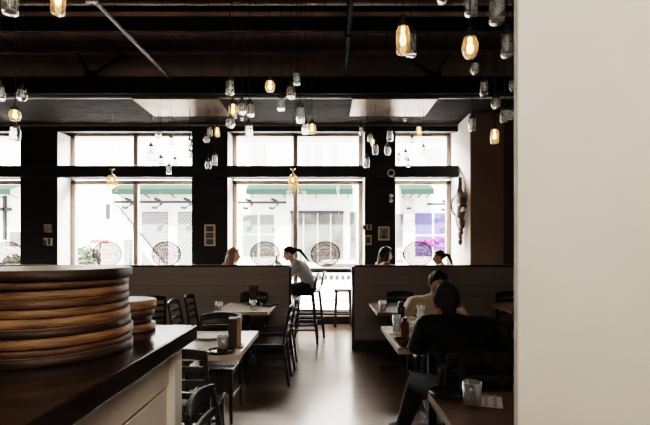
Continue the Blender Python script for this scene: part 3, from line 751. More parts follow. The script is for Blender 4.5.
# ================================================================== TABLE ITEMS
def tumbler(x,y,z,r,h,label,ice=True,name='tumbler'):
    t = thing(name,label,'glass',(x,y,z))
    MB().lathe([(0,0),(r*.80,0),(r*.86,.004),(r,h),(r*.94,h),(r*.80,.012),(0,.010)],20).build('glass_wall', M['tumbler'], t, smooth=True)
    if ice:
        MB().lathe([(0,.013),(r*.76,.013),(r*.86,h*.62),(0,h*.62)],16).build('water', M['ice'], t, smooth=True)
        m = MB()
        for i in range(4):
            a=i*1.7; c=(r*.35*math.cos(a),r*.35*math.sin(a),h*(.2+.13*i)); q=r*.30
            m.hull([((c[0]+dx*q*.6,c[1]+dy*q*.6,c[2]+dz*q*.6),q*.25) for dx in(-1,1) for dy in (-1,1) for dz in (-1,1)])
        m.build('ice_cubes', M['ice'], t)
zt=.752
def at(px,py,z=.75):
    Y=(CZ-z)*F/(py-HY); return (px-CX)*Y/F, Y
x,y=at(227,349.5); tumbler(x-.025,y-.02,zt,.040,.10,'water glass on the pale table beside the menu holder')
x,y=at(472,406); tumbler(x,y,zt,.043,.107,'short glass of ice water on the brown foreground table')
x,y=at(218,311.5); tumbler(x,y+.04,zt,.042,.10,'water glass at the left corner of the table before the left partition')
x,y=at(253,309); tumbler(x,y,zt,.042,.105,'water glass in the middle of the table before the left partition')
x,y=at(383,310.5); tumbler(x,y+.03,zt,.046,.11,'glass on the dark table before the right partition')
x,y=at(396.5,333.5); tumbler(x,y,zt,.036,.155,'tall highball glass at the table edge, left of the amber bottle')
x,y=at(412,334); tumbler(x,y,zt,.040,.10,'water glass between the amber bottle and the carafe')
x,y=at(416,332); tumbler(x,y,zt,.036,.09,'small glass behind the water glass next to the carafe')
def plate(x,y,r,label,mat='ceramic',name='plate'):
    t = thing(name,label,'plate',(x,y,zt))
    MB().lathe([(0,0),(r*.6,0),(r*.68,.003),(r,.017),(r,.020),(r*.66,.008),(0,.006)],32).build('dish', M[mat], t, smooth=True)
    MB().lathe([(r*.985,.0175),(r*1.0,.0165),(r*1.005,.020),(r*.985,.0205)],32).build('rim', M[mat], t)
x,y=at(210,338); plate(x,y,.12,'white plate at the far left of the near left table')
x,y=at(229,345); plate(x,2.99,.095,'dark round plate before the water glass on the near left table','darkplate')
x,y=at(448,397.5); plate(x,y+.02,.085,'dark plate left of the ice water glass','darkplate')
x,y=at(270,306); plate(x,y,.11,'dark plate at the right corner of the table before the left partition','darkplate')
def napkin(x,y,rz,label):
    t = thing('napkin',label,'napkin',(x,y,zt),rz)
    MB().box(-.05,.05,-.075,.075,0,.006).build('folded_paper', M['paper'], t, bevel=.002)
    MB().bar((-.02,-.07,.009),(-.02,.075,.009),.012,.004).bar((-.02,.04,.009),(-.02,.085,.009),.024,.005).build('fork', M['trimline'], t)
    MB().bar((.018,-.07,.009),(.018,.085,.009),.014,.004).build('knife', M['trimline'], t)
x,y=at(490,402); napkin(x,y-.01,-.35,'folded paper napkin with cutlery right of the ice water glass')
x,y=at(219,349); napkin(-.83,3.03,.9,'crumpled paper napkin on the front edge of the near left table')
# menu holder
t = thing('menu_holder','dark wooden menu holder with tan board on the pale near table','menu holder',(-.655,3.20,zt),.15)
MB().box(-.045,.015,-.055,.055,0,.205).build('block', M['menudark'], t, bevel=.004)
MB().box(.017,.045,-.050,.050,.004,.215).build('menu_board', M['menutan'], t, bevel=.003)
MB().box(-.065,.065,-.07,.07,0,.004).build('base', M['menudark'], t)
x,y=at(250.5,307)
t = thing('menu_holder','black upright menu holder against the left partition','menu holder',(x,5.62,zt))
MB().box(-.055,.055,-.02,.02,0,.25).build('block', M['darkplate'], t, bevel=.004)
MB().box(-.075,.075,-.045,.045,0,.015).build('base', M['darkplate'], t)
MB().box(-.04,.04,-.024,-.021,.08,.22).build('menu_card', M['menudark'], t)
def shaker(x,y,label,col='darkplate',s=1,cat='shaker',name='pepper_mill'):
    t = thing(name,label,cat,(x,y,zt))
    MB().lathe([(0,0),(.022*s,0),(.022*s,.02*s),(.014*s,.06*s),(.018*s,.085*s),(.012*s,.09*s),(0,.09*s)],14).build('body', M[col], t, smooth=True)
    MB().ell((0,0,.100*s),.014*s,.014*s,.013*s,10).build('cap', M['trimline' if s==1 else col], t, smooth=True)
shaker(-.84,5.52,'small dark shaker right of the black menu holder, left one')
shaker(-.77,5.56,'small dark shaker right of the black menu holder, right one')
x,y=at(401,327); shaker(x,y,'tall black pepper mill behind the amber bottle','darkplate',2.1)
# amber bottle, carafe, bowl on the men's table
x,y=at(405,336)
t = thing('amber_bottle','amber sauce bottle beside the tall glass','bottle',(x,y,zt))
MB().lathe([(0,0),(.032,0),(.034,.006),(.034,.10),(.030,.112),(.016,.122),(.015,.128),(0,.128)],18).build('bottle_body', M['amber'], t, smooth=True)
MB().lathe([(.0165,.128),(.018,.132),(.018,.150),(0,.152)],14).build('cap', M['darkplate'], t)
x,y=at(421,337.5)
t = thing('carafe','clear flared water carafe before the man in the cream shirt','carafe',(x,y,zt))
MB().lathe([(0,0),(.050,0),(.056,.010),(.057,.05),(.048,.11),(.026,.165),(.024,.20),(.033,.255),(.031,.255),(.022,.20),(.024,.165),(.045,.108),(.053,.05),(.050,.014),(0,.010)],24).build('glass_wall', M['carafeglass'], t, smooth=True)
MB().lathe([(0,.014),(.049,.016),(.052,.05),(.043,.105),(0,.105)],20).build('water', M['carafeglass'], t, smooth=True)
x,y=at(403,346)
t = thing('bowl','dark red bowl on the near edge of the table between the men','bowl',(x,y,zt))
MB().lathe([(0,0),(.030,0),(.032,.008),(.055,.030),(.068,.052),(.064,.052),(.050,.032),(.026,.014),(0,.012)],24).build('bowl_shell', M['redbowl'], t, smooth=True)
MB().lathe([(0,.013),(.048,.030),(.050,.034),(0,.036)],20).build('sauce', M['redbowl'], t)
x,y=at(389,333); napkin(x+.03,y,.1,'paper napkin at the left edge of the table between the men')

# ================================================================== PEOPLE
def lerp(a,b_,t): return Vector(a)*(1-t)+Vector(b_)*t
def hand(m, w, d, n, s=1.0, curl=.5, side=1):
    """w wrist, d direction of the hand, n palm normal (fingers curl towards it), side = thumb side sign"""
    w,d,n = Vector(w),Vector(d).normalized(),Vector(n).normalized(); n=(n-d*n.dot(d)).normalized(); r=d.cross(n)*side
    k=w+d*.085*s
    m.hull([(w,.022*s),(k+r*.030*s,.012*s),(k-r*.030*s,.011*s),(w+d*.03*s+r*.024*s,.015*s)])
    for i,(o,L) in enumerate(((.031,.070),(.011,.078),(-.010,.072),(-.030,.058))):
        b0=k+r*o*s; L*=s; a1=curl*.9; a2=curl*2.0
        d1=d*math.cos(a1)+n*math.sin(a1); d2=d*math.cos(a2)+n*math.sin(a2)
        b1=b0+d1*L*.5; b2=b1+d2*L*.5
        m.hull([(b0,.0095*s),(b1,.0090*s)]); m.hull([(b1,.0090*s),(b2,.0075*s)])
    t0=w+d*.028*s+r*.026*s; t1=t0+(d*.6+r*.75+n*.25)*.038*s; t2=t1+(d*.85+r*.1+n*.45)*.032*s
    m.hull([(t0,.0135*s),(t1,.011*s)]); m.hull([(t1,.011*s),(t2,.009*s)])
def person(label, loc, rz, skin, hairmat, topmat, pos, hair, z0=.455, sc=1.0, legs=None, face=(0,1,0), jacket=False, trous='denim', head_t=(0,0,0), vox=.0075):
    """local frame: sits at origin facing +Y; pos holds the joints"""
    t = thing('person',label,'person',loc,rz)
    p = dict(pelvis=(0,0,z0+.10), waist=(0,.0,z0+.26), chest=(0,.02,z0+.42), neck=(0,.04,z0+.57), head=(0,.07,z0+.71),
             shL=(-.185,.02,z0+.51), shR=(.185,.02,z0+.51), elL=(-.24,.10,z0+.24), elR=(.24,.10,z0+.24), wrL=(-.16,.32,z0+.30), wrR=(.16,.32,z0+.30),
             kneeL=(-.13,.44,z0+.07), kneeR=(.13,.44,z0+.07), anL=(-.13,.46,.09), anR=(.13,.46,.09))
    p.update(pos); V = {k:Vector(v) for k,v in p.items() if not isinstance(v,(int,float))}
    f = Vector(face).normalized(); up=(V['head']-V['neck']).normalized()*.35+Vector((0,0,1))+Vector(head_t)
    up=(up-f*up.dot(f)).normalized(); sd=f.cross(up).normalized()
    H = V['head']; s = sc
    def hp(a,b_,c): return H + sd*a*s + f*b_*s + up*c*s
    R = Matrix((sd,f,up)).transposed()
    m = MB()
    # torso, neck
    m.hull([(V['pelvis'],(.155,.115,.10)),(V['waist'],(.130,.095,.09))]); m.hull([(V['waist'],(.130,.095,.09)),(V['chest'],(.155,.105,.11))])
    m.hull([(V['chest'],(.150,.10,.10)),(lerp(V['shL'],V['neck'],.15),.055),(lerp(V['shR'],V['neck'],.15),.055)])
    m.hull([(V['neck']-Vector((0,0,.04)),.062*s),(hp(0,-.015,-.06),.052*s)])
    # head
    m.ell(hp(0,-.012,.030),.076*s,.094*s,.095*s,20,R)
    m.hull([(hp(0,.018,.0),.066*s),(hp(0,.055,-.082),.026*s),(hp(.034,.012,-.058),.026*s),(hp(-.034,.012,-.058),.026*s),(hp(0,.05,-.02),.045*s)])
    m.hull([(hp(0,.084,.022),.010*s),(hp(0,.108,-.018),.013*s),(hp(.012,.094,-.022),.009*s),(hp(-.012,.094,-.022),.009*s)])
    m.hull([(hp(.036,.070,.040),.012*s),(hp(-.036,.070,.040),.012*s),(hp(0,.078,.042),.010*s)])
    m.hull([(hp(0,.088,-.046),.011*s),(hp(.017,.080,-.048),.008*s),(hp(-.017,.080,-.048),.008*s)])
    for q in (-1,1):
        m.hull([(hp(q*.077,-.012,.018),.011*s),(hp(q*.080,-.018,-.018),.009*s),(hp(q*.086,-.026,.020),.007*s)])
        S='R' if q>0 else 'L'
        m.hull([(V['sh'+S],.052),(V['el'+S],.040)]); m.hull([(V['el'+S],.040),(V['wr'+S],.026)])
        m.hull([(lerp(V['pelvis'],V['pelvis'],0)+Vector((q*.085,.03,-.01)),.088),(V['knee'+S],.058)])
        m.hull([(V['knee'+S],.056),(lerp(V['knee'+S],V['an'+S],.35),.054)]); m.hull([(lerp(V['knee'+S],V['an'+S],.35),.054),(V['an'+S],.036)])
        hd=pos.get('hd'+S, (V['wr'+S]-V['el'+S])); hn=pos.get('hn'+S,(0,0,-1))
        hand(m, V['wr'+S], hd, hn, .95, pos.get('curl'+S,.5), pos.get('thumb'+S, -q))
    m.build('body', skin, t, remesh=vox, sm=2)
    # eyes, mouth
    for q in (-1,1):
        e=MB().ell(hp(q*.030,.078,.020),.0125*s,.008*s,.009*s,10,R).build('eye', M['eye'], t, smooth=True)
        MB().ell(hp(q*.030,.0845,.020),.0055*s,.004*s,.0060*s,8,R).build('iris', M['iris'], e, smooth=True)
    MB().ell(hp(0,.0985,-.047),.022*s,.005*s,.006*s,10,R).build('mouth', M['lip'], t, smooth=True)
    # hair
    m = MB(); hair(m, hp, R, s); m.build('hair', hairmat, t, remesh=.008, sm=2)
    # clothes
    g = .022 if jacket else .012
    def up_r(r): return tuple(x+g for x in r) if isinstance(r,tuple) else r+g
    m = MB()
    m.hull([(V['pelvis']+Vector((0,-.0,.0)),up_r((.155,.115,.09))),(V['waist'],up_r((.132,.10,.09)))]); m.hull([(V['waist'],up_r((.132,.10,.09))),(V['chest'],up_r((.157,.112,.11)))])
    m.hull([(V['chest'],up_r((.150,.108,.10))),(lerp(V['shL'],V['neck'],.10),up_r(.058)),(lerp(V['shR'],V['neck'],.10),up_r(.058))])
    m.hull([(V['neck']-Vector((0,.01,.045)),up_r(.064)),(V['neck']+Vector((0,-.01,-.010)),up_r(.050)),(lerp(V['shL'],V['neck'],.5)-Vector((0,0,.01)),up_r(.048)),(lerp(V['shR'],V['neck'],.5)-Vector((0,0,.01)),up_r(.048))])
    for q in (-1,1):
        S='R' if q>0 else 'L'
        m.hull([(V['sh'+S],up_r(.058)),(V['el'+S],up_r(.046))]); m.hull([(V['el'+S],up_r(.046)),(lerp(V['el'+S],V['wr'+S],.88),up_r(.028))])
    if jacket:   # hem spreading over the chair
        m.hull([(V['waist']+Vector((0,-.05,-.02)),(.18,.10,.08)),(V['pelvis']+Vector((0,-.08,-.05)),(.22,.10,.08))])
        m.hull([(V['neck']+Vector((0,-.03,-.02)),(.085,.06,.035)),(V['neck']+Vector((0,-.02,.01)),(.07,.055,.02))])
    m.build('jacket' if jacket else 'shirt', topmat, t, remesh=.009, sm=3)
    m = MB(); g2=.014
    m.hull([(V['pelvis']+Vector((0,0,-.03)),(.165,.125,.085))])
    for q in (-1,1):
        S='R' if q>0 else 'L'
        m.hull([(V['pelvis']+Vector((q*.085,.03,-.01)),.088+g2),(V['knee'+S],.060+g2)]); m.hull([(V['knee'+S],.060+g2),(lerp(V['knee'+S],V['an'+S],.4),.056+g2)])
        m.hull([(lerp(V['knee'+S],V['an'+S],.4),.056+g2),(lerp(V['knee'+S],V['an'+S],.95),.042+g2)])
    m.build('trousers', M[trous], t, remesh=.010, sm=2)
    for q in (-1,1):
        S='R' if q>0 else 'L'; a=V['an'+S]; ty=pos.get('toe'+S,(q*.03,1,0)); ty=Vector(ty).normalized()
        zf=a.z-.055
        MB().hull([((a.x,a.y-.03,zf),(.036,.04,.035)),((a.x,a.y,a.z+.005),.045),((a.x+ty.x*.12,a.y+ty.y*.12,zf-.005),(.045,.05,.028)),((a.x+ty.x*.20,a.y+ty.y*.20,zf-.01),(.032,.03,.020))]).build('shoe', M['shoe'], t, smooth=True)
    return t
def hair_short(m, hp, R, s):
    m.ell(hp(0,-.026,.046),.086*s,.096*s,.094*s,18,R); m.hull([(hp(0,-.07,.0),.055*s),(hp(0,-.065,-.05),.045*s)])
    m.hull([(hp(-.045,.035,.10),.032*s),(hp(.045,.035,.10),.032*s),(hp(0,-.02,.115),.04*s)])
    for q in (-1,1): m.hull([(hp(q*.070,-.02,.03),.018*s),(hp(q*.072,-.015,-.01),.008*s)])
def hair_long(m, hp, R, s):
    m.ell(hp(0,-.028,.046),.088*s,.096*s,.094*s,18,R)
    m.hull([(hp(-.055,.03,.09),.035*s),(hp(.055,.03,.09),.035*s),(hp(0,-.03,.11),.045*s)])
    for q in (-1,1): m.hull([(hp(q*.074,-.0,.05),.026*s),(hp(q*.082,-.01,-.10),.028*s),(hp(q*.075,-.06,-.02),.04*s)]); m.hull([(hp(q*.082,-.01,-.10),.028*s),(hp(q*.085,-.0,-.24),.024*s),(hp(q*.05,-.07,-.22),.035*s),(hp(q*.05,-.08,-.05),.05*s)])
    m.hull([(hp(0,-.08,.02),.065*s),(hp(0,-.10,-.25),.055*s),(hp(.06,-.08,-.22),.035*s),(hp(-.06,-.08,-.22),.035*s)])
def hair_pony(m, hp, R, s, drop=1.0, out=.10):
    m.ell(hp(0,-.028,.044),.083*s,.093*s,.090*s,18,R); m.hull([(hp(-.045,.035,.09),.030*s),(hp(.045,.035,.09),.030*s),(hp(0,-.03,.105),.035*s)])
    m.hull([(hp(0,-.09,.03),.05*s),(hp(0,-.135,.045),.026*s)])
    B=hp(0,-.13,.045); w_=lambda y,z: B+Vector((R.col[1].x,R.col[1].y,0)).normalized()*y*s+Vector((0,0,z*s))
    m.hull([(B,.026*s),(w_(-.05-out*.3,-.02),.030*s)]); m.hull([(w_(-.05-out*.3,-.02),.030*s),(w_(-.09-out*.7,-.12*drop),.024*s)])
    m.hull([(w_(-.09-out*.7,-.12*drop),.024*s),(w_(-.11-out*1.3,-.21*drop),.008*s)])
def hair_pony_low(m, hp, R, s): hair_pony(m,hp,R,s,1.1,.01)

# man in black jacket, back to us, at the near side of the men's table
person('man in a black jacket with short dark hair, seen from behind', (.87,2.76,0), 0, M['skin2'], M['darkhair'], M['blackcoat'],
  dict(pelvis=(0,-.02,.55), waist=(.0,-.02,.72), chest=(-.03,.05,.87), neck=(-.045,.10,.985), head=(-.065,.16,1.085),
       shL=(-.215,.07,.955), shR=(.175,.05,.945), elL=(-.24,.24,.80), elR=(.33,.20,.76), wrL=(-.10,.42,.80), wrR=(.22,.42,.81),
       hdL=(.5,1,0), hdR=(-.5,1,0), kneeL=(-.20,.42,.50), kneeR=(.16,.40,.52), anL=(-.27,.64,.09), anR=(.16,.44,.09), toeL=(-.25,1,0)),
  hair_short, jacket=True, sc=1.02, face=(.12,1,-.18))
# man in cream shirt facing us
person('man in a cream shirt facing the camera, half hidden by the man in black', (1.07,4.34,0), PI, M['skin2'], M['darkhair'], M['creamshirt'],
  dict(pelvis=(0,-.02,.55), waist=(.01,.03,.71), chest=(.03,.11,.86), neck=(.03,.17,1.0), head=(.015,.22,1.115),
       shL=(-.16,.13,.94), shR=(.225,.12,.94), elL=(-.23,.26,.79), elR=(.36,.34,.80), wrL=(-.08,.50,.81), wrR=(.20,.47,.815),
       hdR=(-.6,1,0), hdL=(.5,1,0), kneeL=(-.13,.40,.52), kneeR=(.13,.40,.52), anL=(-.13,.33,.09), anR=(.13,.33,.09)),
  hair_short, sc=.98, face=(-.1,1,-.25))
# women behind the left partition (bar height)
bz=.775
person('woman with a dark ponytail in a grey top, leaning in on the bar chair', (-.27,6.95,0), PI/2, M['skin'], M['darkhair'], M['grey'],
  dict(pelvis=(0,-.02,bz+.10), waist=(0,.02,bz+.24), chest=(0,.10,bz+.38), neck=(0,.21,bz+.50), head=(0,.30,bz+.61),
       shL=(-.165,.15,bz+.45), shR=(.165,.15,bz+.45), elL=(-.22,.28,bz+.28), elR=(.20,.38,bz+.32), wrL=(-.10,.48,bz+.33), wrR=(.07,.51,bz+.50),
       hdR=(-.1,-.10,1), hnR=(0,-1,.2), curlR=.7, hdL=(.3,1,0), kneeL=(-.12,.42,bz+.05), kneeR=(.12,.42,bz+.05), anL=(-.12,.36,.38), anR=(.12,.36,.38)),
  hair_pony, z0=bz, sc=.93, face=(0,1,-.30))
person('woman with long ash-brown hair facing right before the oval window sign', (-1.68,7.08,0), -PI/2, M['skin'], M['blond'], M['topbeige'],
  dict(pelvis=(0,-.02,bz+.10), waist=(0,.03,bz+.24), chest=(0,.10,bz+.36), neck=(0,.17,bz+.47), head=(0,.22,bz+.585),
       shL=(-.165,.12,bz+.42), shR=(.165,.12,bz+.42), kneeL=(-.12,.42,bz+.05), kneeR=(.12,.42,bz+.05), anL=(-.12,.36,.38), anR=(.12,.36,.38)),
  hair_long, z0=bz, sc=.93, face=(0,1,-.12))
# women behind the right partition
person('woman with long dark brown hair facing right, below the portrait photo', (.86,6.98,0), -PI/2+.25, M['skin'], M['brownhair'], M['topbeige'],
  dict(pelvis=(0,-.02,bz+.10), waist=(0,.02,bz+.24), chest=(0,.05,bz+.37), neck=(0,.09,bz+.48), head=(0,.12,bz+.595),
       shL=(-.165,.06,bz+.43), shR=(.165,.06,bz+.43), kneeL=(-.12,.42,bz+.05), kneeR=(.12,.42,bz+.05), anL=(-.12,.36,.38), anR=(.12,.36,.38)),
  hair_long, z0=bz, sc=.95, face=(0,1,-.1))
person('woman with dark tied-back hair facing left, at the right edge of the window', (1.94,7.05,0), PI/2, M['skin2'], M['brownhair'], M['grey'],
  dict(pelvis=(0,-.02,bz+.10), waist=(0,.02,bz+.22), chest=(0,.06,bz+.34), neck=(0,.09,bz+.44), head=(0,.12,bz+.55),
       shL=(-.165,.07,bz+.39), shR=(.165,.07,bz+.39), kneeL=(-.12,.42,bz+.05), kneeR=(.12,.42,bz+.05), anL=(-.12,.36,.38), anR=(.12,.36,.38)),
  hair_pony_low, z0=bz, sc=.93, face=(0,1,-.1))
bar_chair(.82,6.98,-PI/2+.25,'tall black bar chair of the dark-haired woman behind the right partition')
bar_chair(1.98,7.05,PI/2,'tall black bar chair of the woman facing left behind the right partition')
for o in COL.objects:
    if o.name.startswith('bar_chair') and 'right partition' in o.get('label',''): o['group']='black bar chairs behind the right partition'
table(1.12,1.62,6.75,7.35,'high bar table between the women behind the right partition','tabledark','tedge2',zt=1.06)

# ================================================================== OUTSIDE
YF = 16.0
def FP(x,y): q=P(x,y,YF); return q.x,q.z
struct('ground_street', MB().box(-16,14,9.12,18,-.25,-.12), M['pave'])
fac = thing('building_facade','white rendered building across the street','building',(0,YF,-.12))
MB().box(-16,14,0,.4,0,10).build('wall', M['facade'], fac)
def fbox(x0,y0,x1,y1,name,mat,d=.05,d0=0.,par=fac):
    a=FP(x0,y1); b_=FP(x1,y0)
    return MB().box(a[0],b_[0],-d,-d0,a[1]+.12,b_[1]+.12).build(name, M[mat], par)
# centre: shuttered teal window, storefront
for x0,x1 in ((243,257.5),(260,274)):
    for y0,y1 in ((215,233),(235,256)): fbox(x0,y0,x1,y1,'window_pane','teal',.03)
fbox(290,212,344,262,'storefront','storeglass',.03)
for x in (290,303,317,330,343): fbox(x,212,x+1.3,262,'storefront_mullion','facade2',.08,.03)
fbox(290,211,344,213.5,'storefront_header','extgrey',.10)
fbox(350,212,356,262,'side_window','storeglass',.03)
# upper floor windows
for x0,x1 in ((252,266),(305,311),(315,322),(332,338)): fbox(x0,144,x1,166,'window_pane','facade2',.03)
fbox(146,152,160,160,'window_pane','facade2',.03); fbox(425,148,441,170,'window_pane','facade2',.03)
fbox(-30,131,130,134,'cornice','facade2',.15); fbox(220,131,460,136,'cornice','facade2',.15)
# left: patterned grilles
for gi,(x0,y0,x1,y1) in enumerate(((142,212,168,290),(124,240,132,290),(178,212,204,290))):
    g = fbox(x0,y0,x1,y1,'grille_screen','lattice',.03)
    m = MB(); a=FP(x0,y1); b_=FP(x1,y0); s_=.115
    zz=a[1]+.12
    r_=0
    while zz < b_[1]+.12-s_*.6:
        xx=a[0]+(s_*.5 if r_%2 else 0)
        while xx < b_[0]-s_*.6:
            m.box(xx,xx+s_*.6,-.04,-.031,zz,zz+s_*.42); xx+=s_
        zz+=s_*.7; r_+=1
    m.build('pale_slots', M['facade2'], g)
fbox(106,204,110,219,'narrow_window','extgrey',.03)
fbox(-10,208,12,211,'ledge','extgrey',.12); fbox(5,196,7,240,'downpipe','extgrey',.12); fbox(10,232,22,246,'window_pane','storeglass',.03); fbox(-20,205,-2,255,'window_pane','storeglass',.03)
# right: violet window
for x0,x1 in ((415,432),(434,449)):
    for y0,y1 in ((213,234),(236,256)): fbox(x0,y0,x1,y1,'violet_pane','purple',.03)
o = MB(); 
pts=[FP(420,243),FP(424,240),FP(428,243),FP(432,239.5),FP(437,242),FP(441,238),FP(446,241)]
o.tube([(x,-.07,z+.12) for x,z in pts],.05,6); o.tube([(x,-.07,z+.02) for x,z in [FP(428,240),FP(436,244),FP(446,244)]],.05,6); o.build('pink_sign_script', M['pink'], fac)
fbox(396,214,403,262,'side_window','storeglass',.03)
fbox(403,200,413,220,'wall_cabinet','facade2',.25); fbox(405,208,410,210,'cabinet_label','extgrey',.26,.25)
# green awnings
def awning(x0,x1,label):
    a=FP(x0,196.5); b_=FP(x1,187)
    t = thing('awning',label,'awning',((a[0]+b_[0])/2,YF-.02,a[1])); w=(b_[0]-a[0])/2; h=b_[1]-a[1]
    m = MB(); 
    v=[m.bm.verts.new(q) for q in ((-w,0,h*1.25),(w,0,h*1.25),(w,-.6,h*.55),(-w,-.6,h*.55),(w,-.6,.0),(-w,-.6,.0))]
    m.bm.faces.new((v[0],v[1],v[2],v[3])); m.bm.faces.new((v[3],v[2],v[4],v[5])); m.build('canvas', M['green'], t, solid=.02)
    for i in range(4):
        x=-w+.15+(2*w-.3)*i/3; MB().bar((x,0,-.05),(x,-.58,.05),.03,.03).build('arm', M['extgrey'], t)
awning(249,352,'green awning across the street, seen through the centre window')
awning(120,205,'green awning across the street, seen through the left window')
awning(398,430,'green awning across the street, seen through the right window')
awning(-30,22,'green awning across the street, seen at the far left window')
def lamp_rail(x0,x1,y,label,n):
    a=FP(x0,y); b_=FP(x1,y)
    t = thing('street_rail_light',label,'outdoor light',((a[0]+b_[0])/2,YF-.35,a[1])); w=(b_[0]-a[0])/2
    MB().cyl((-w,0,0),(w,0,0),.045,8).build('rail', M['extgrey'], t)
    for i in range(n):
        x=-w+2*w*(i+.5)/n
        MB().tube([(x-.16,-.12,-.20),(x-.02,-.08,-.22),(x+.14,0,-.08),(x+.08,.0,.06),(x-.10,0,.12)],.055,6).build('spotlight_arm', M['extgrey'], t)
    MB().bar((-w*.9,0,0),(-w*.9,.34,0),.03,.03).bar((w*.9,0,0),(w*.9,.34,0),.03,.03).build('wall_bracket', M['extgrey'], t)
lamp_rail(237,288,203.5,'grey rail with spotlights on the facade behind the ponytailed woman\'s window',2)
lamp_rail(118,204,203,'grey rail with curved spotlights above the patterned grilles',3)
lamp_rail(425,460,205,'grey rail light above the violet window',1)
# stair stringer on left
a=FP(122,212); b_=FP(166,266)
t = thing('outdoor_stair','white diagonal stair with thin grey handrail outside the left window','staircase',(0,YF-1.0,0))
MB().bar((a[0]+.3,0,a[1]-.1),(b_[0]+.3,0,b_[1]-.1),.15,.30).build('stringer', M['facade'], t)
MB().bar((a[0]+.35,-.1,a[1]+.15),(b_[0]+.35,-.1,b_[1]+.15),.03,.04).build('handrail', M['extgrey'], t)
m=MB()
for i in range(10):
    q=lerp((a[0]+.35,-.1,a[1]),(b_[0]+.35,-.1,b_[1]),i/9.); m.bar(q+Vector((0,0,-.1)),q+Vector((0,0,.15)),.015,.015)
m.build('balusters', M['extgrey'], t)
# shrub in street
def shrub(x,y,Y,label,s=.5):
    q=P(x,y,Y)
    t = thing('street_shrub',label,'shrub',(q.x,Y,-.12))
    MB().cyl((0,0,0),(0,0,q.z),.03,8).build('stem', M['stoolwood'], t)
    m=MB(); r=random.Random(int(x))
    for i in range(420):
        d=Vector((r.gauss(0,1),r.gauss(0,1),r.gauss(0,1))).normalized()*s*r.random()**.4
        c=d+Vector((0,0,q.z)); u=Vector((r.gauss(0,1),r.gauss(0,1),r.gauss(0,1))).normalized(); v=u.orthogonal()
        m.poly([c+u*.07,c+v*.03,c-u*.07,c-v*.03])
    m.build('foliage', M['leaf'], t)
shrub(86,255,14,'pale street shrub at the left edge of the left window',.42); shrub(14,262,14,'street shrub outside the far left window',.35)
t = thing('street_sign','small red bar sign outside the left window','sign',(P(100,241,14).x,14,-.12))
MB().cyl((0,0,0),(0,0,P(100,241,14).z+.1),.02,8).build('post', M['extgrey'], t)
MB().box(-.30,.30,-.035,-.02,P(100,241,14).z+.05,P(100,241,14).z+.16).build('sign_plate', M['red'], t)
t = thing('street_sign','small red lettered panel outside the right window near the oval sign','sign',(P(402,254,13).x,13,-.12))
MB().cyl((0,0,0),(0,0,P(402,258,13).z),.02,8).build('post', M['extgrey'], t)
MB().box(-.16,.16,-.035,-.02,P(402,259,14).z+.12,P(402,248,14).z+.12).build('sign_plate', M['facade'], t)
MB().tube([(-.08,-.05,P(402,251,14).z+.12),(.08,-.05,P(402,252.5,14).z+.12),(-.02,-.05,P(402,254,14).z+.12),(.08,-.05,P(402,256,14).z+.12),(-.08,-.05,P(402,257,14).z+.12)],.018,6).build('red_script', M['red'], t)
# low outdoor parasol/planter edge with scalloped trim seen under the ledge
t = thing('planter_screen','white low screen with scalloped grey edge outside, below the window ledge','screen',(-.3,12.6,-.12))
MB().box(-2.6,2.4,0,.04,.02,.84).build('screen_board', pbr('white screen',(.85,.85,.84),.9,spec=.02), t)
m=MB()
xx=-2.55
while xx<2.3:
    m.hull([((xx+.06,-.015,.76),(.060,.006,.05)),((xx+.06,-.015,.83),(.060,.006,.02))]); xx+=.165
m.build('scalloped_edge', M['extgrey'], t)
MB().box(-2.6,2.4,-.02,0,.12,.17).build('lower_rail', M['facade2'], t)
t = thing('parked_car','pale parked car outside, its roofline low behind the oval sign','car',(P(345,262,14).x,14,-.12))
m=MB(); m.hull([((-1.2,0,.55),(.3,.6,.2)),((1.6,0,.55),(.3,.6,.2)),((-.5,0,1.15),(.3,.5,.12)),((.8,0,1.15),(.3,.5,.12))]); m.build('car_body', M['facade2'], t, smooth=True)
MB().hull([((-.55,-.45,1.02),(.2,.16,.14)),((.8,-.45,1.02),(.2,.16,.14))]).build('side_glass', M['extgrey'], t, smooth=True)
for x in (-.8,1.2):
    o=MB().lathe([(0,-.1),(.30,-.1),(.32,0),(.30,.1),(0,.1)],20).build('wheel', M['shoe'], t, smooth=True); o.rotation_euler=(PI/2,0,0); o.location=(x,-.5,.32)

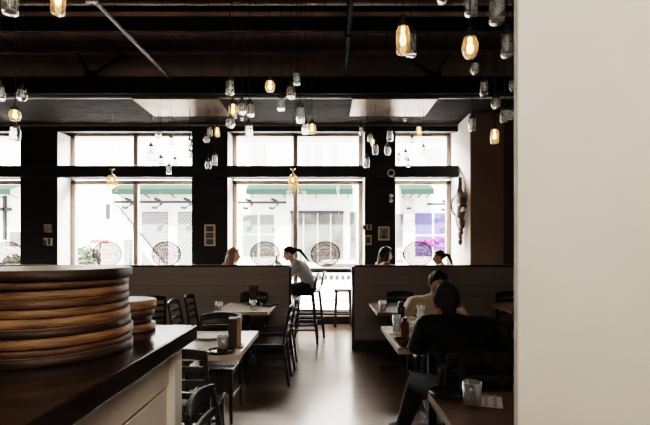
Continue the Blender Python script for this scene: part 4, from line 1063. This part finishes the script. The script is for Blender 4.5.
# ================================================================== LIGHT
w = bpy.data.worlds.new('World'); SC.world = w; w.use_nodes = True
bg = w.node_tree.nodes['Background']; bg.inputs[0].default_value=(1,.98,.955,1); bg.inputs[1].default_value=11
def light(kind,name,loc,energy,col=(1,1,1),target=None,**k):
    l=bpy.data.lights.new(name,kind); l.energy=energy; l.color=col
    for a,b_ in k.items(): setattr(l,a,b_)
    o=bpy.data.objects.new(name,l); COL.objects.link(o); o.location=loc
    if target is not None: o.rotation_euler=(Vector(target)-Vector(loc)).to_track_quat('-Z','Y').to_euler()
    return o
light('SUN','sun',(0,0,20),62,(1,.97,.93),target=(2,16,-8),angle=.03)
_d = light('AREA','daylight_fill',(-1.5,10.5,5.35),9500,(1,.98,.95),target=(-1.5,6,2.2),shape='RECTANGLE',size=14,size_y=1.7)  # added area lamp facing inwards, lifts the interior daylight
# added warm fill lamps, unseen behind the camera
light('AREA','board_fill',(-1.2,-.6,3.6),17,(1,.86,.70),target=(-.9,2.0,1.0),size=.8)
light('AREA','room_fill',(1.3,-1.6,4.0),120,(1,.88,.76),target=(0,5,.6),size=1.6)
light('SPOT','column_fill',(.25,-1.6,2.6),95,(1,.92,.82),target=(1.0,1.22,1.55),spot_size=.75,spot_blend=1.0,shadow_soft_size=.3)  # added spot that brightens the cream column
for i,(q,Y) in enumerate(litpts):
    light('POINT','jar_glow',(q.x,q.y-.0,q.z-.02),.35 if Y<6 else .5,(1,.62,.32),shadow_soft_size=.02)

# ================================================================== CAMERA
cam = bpy.data.cameras.new('Camera'); co = bpy.data.objects.new('Camera', cam); COL.objects.link(co)
co.location=(0,0,CZ); co.rotation_euler=(PI/2,0,0)
cam.sensor_width=36; cam.lens=36*F/650; cam.shift_y=(HY-212.5)/650; cam.clip_start=.05
SC.camera = co
SC.view_settings.view_transform='Filmic'; SC.view_settings.look='High Contrast'; SC.view_settings.exposure=0; SC.view_settings.gamma=1
for n in ('max_bounces','transparent_max_bounces'):
    pass
SC.cycles.transparent_max_bounces=24
SC.cycles.max_bounces=8
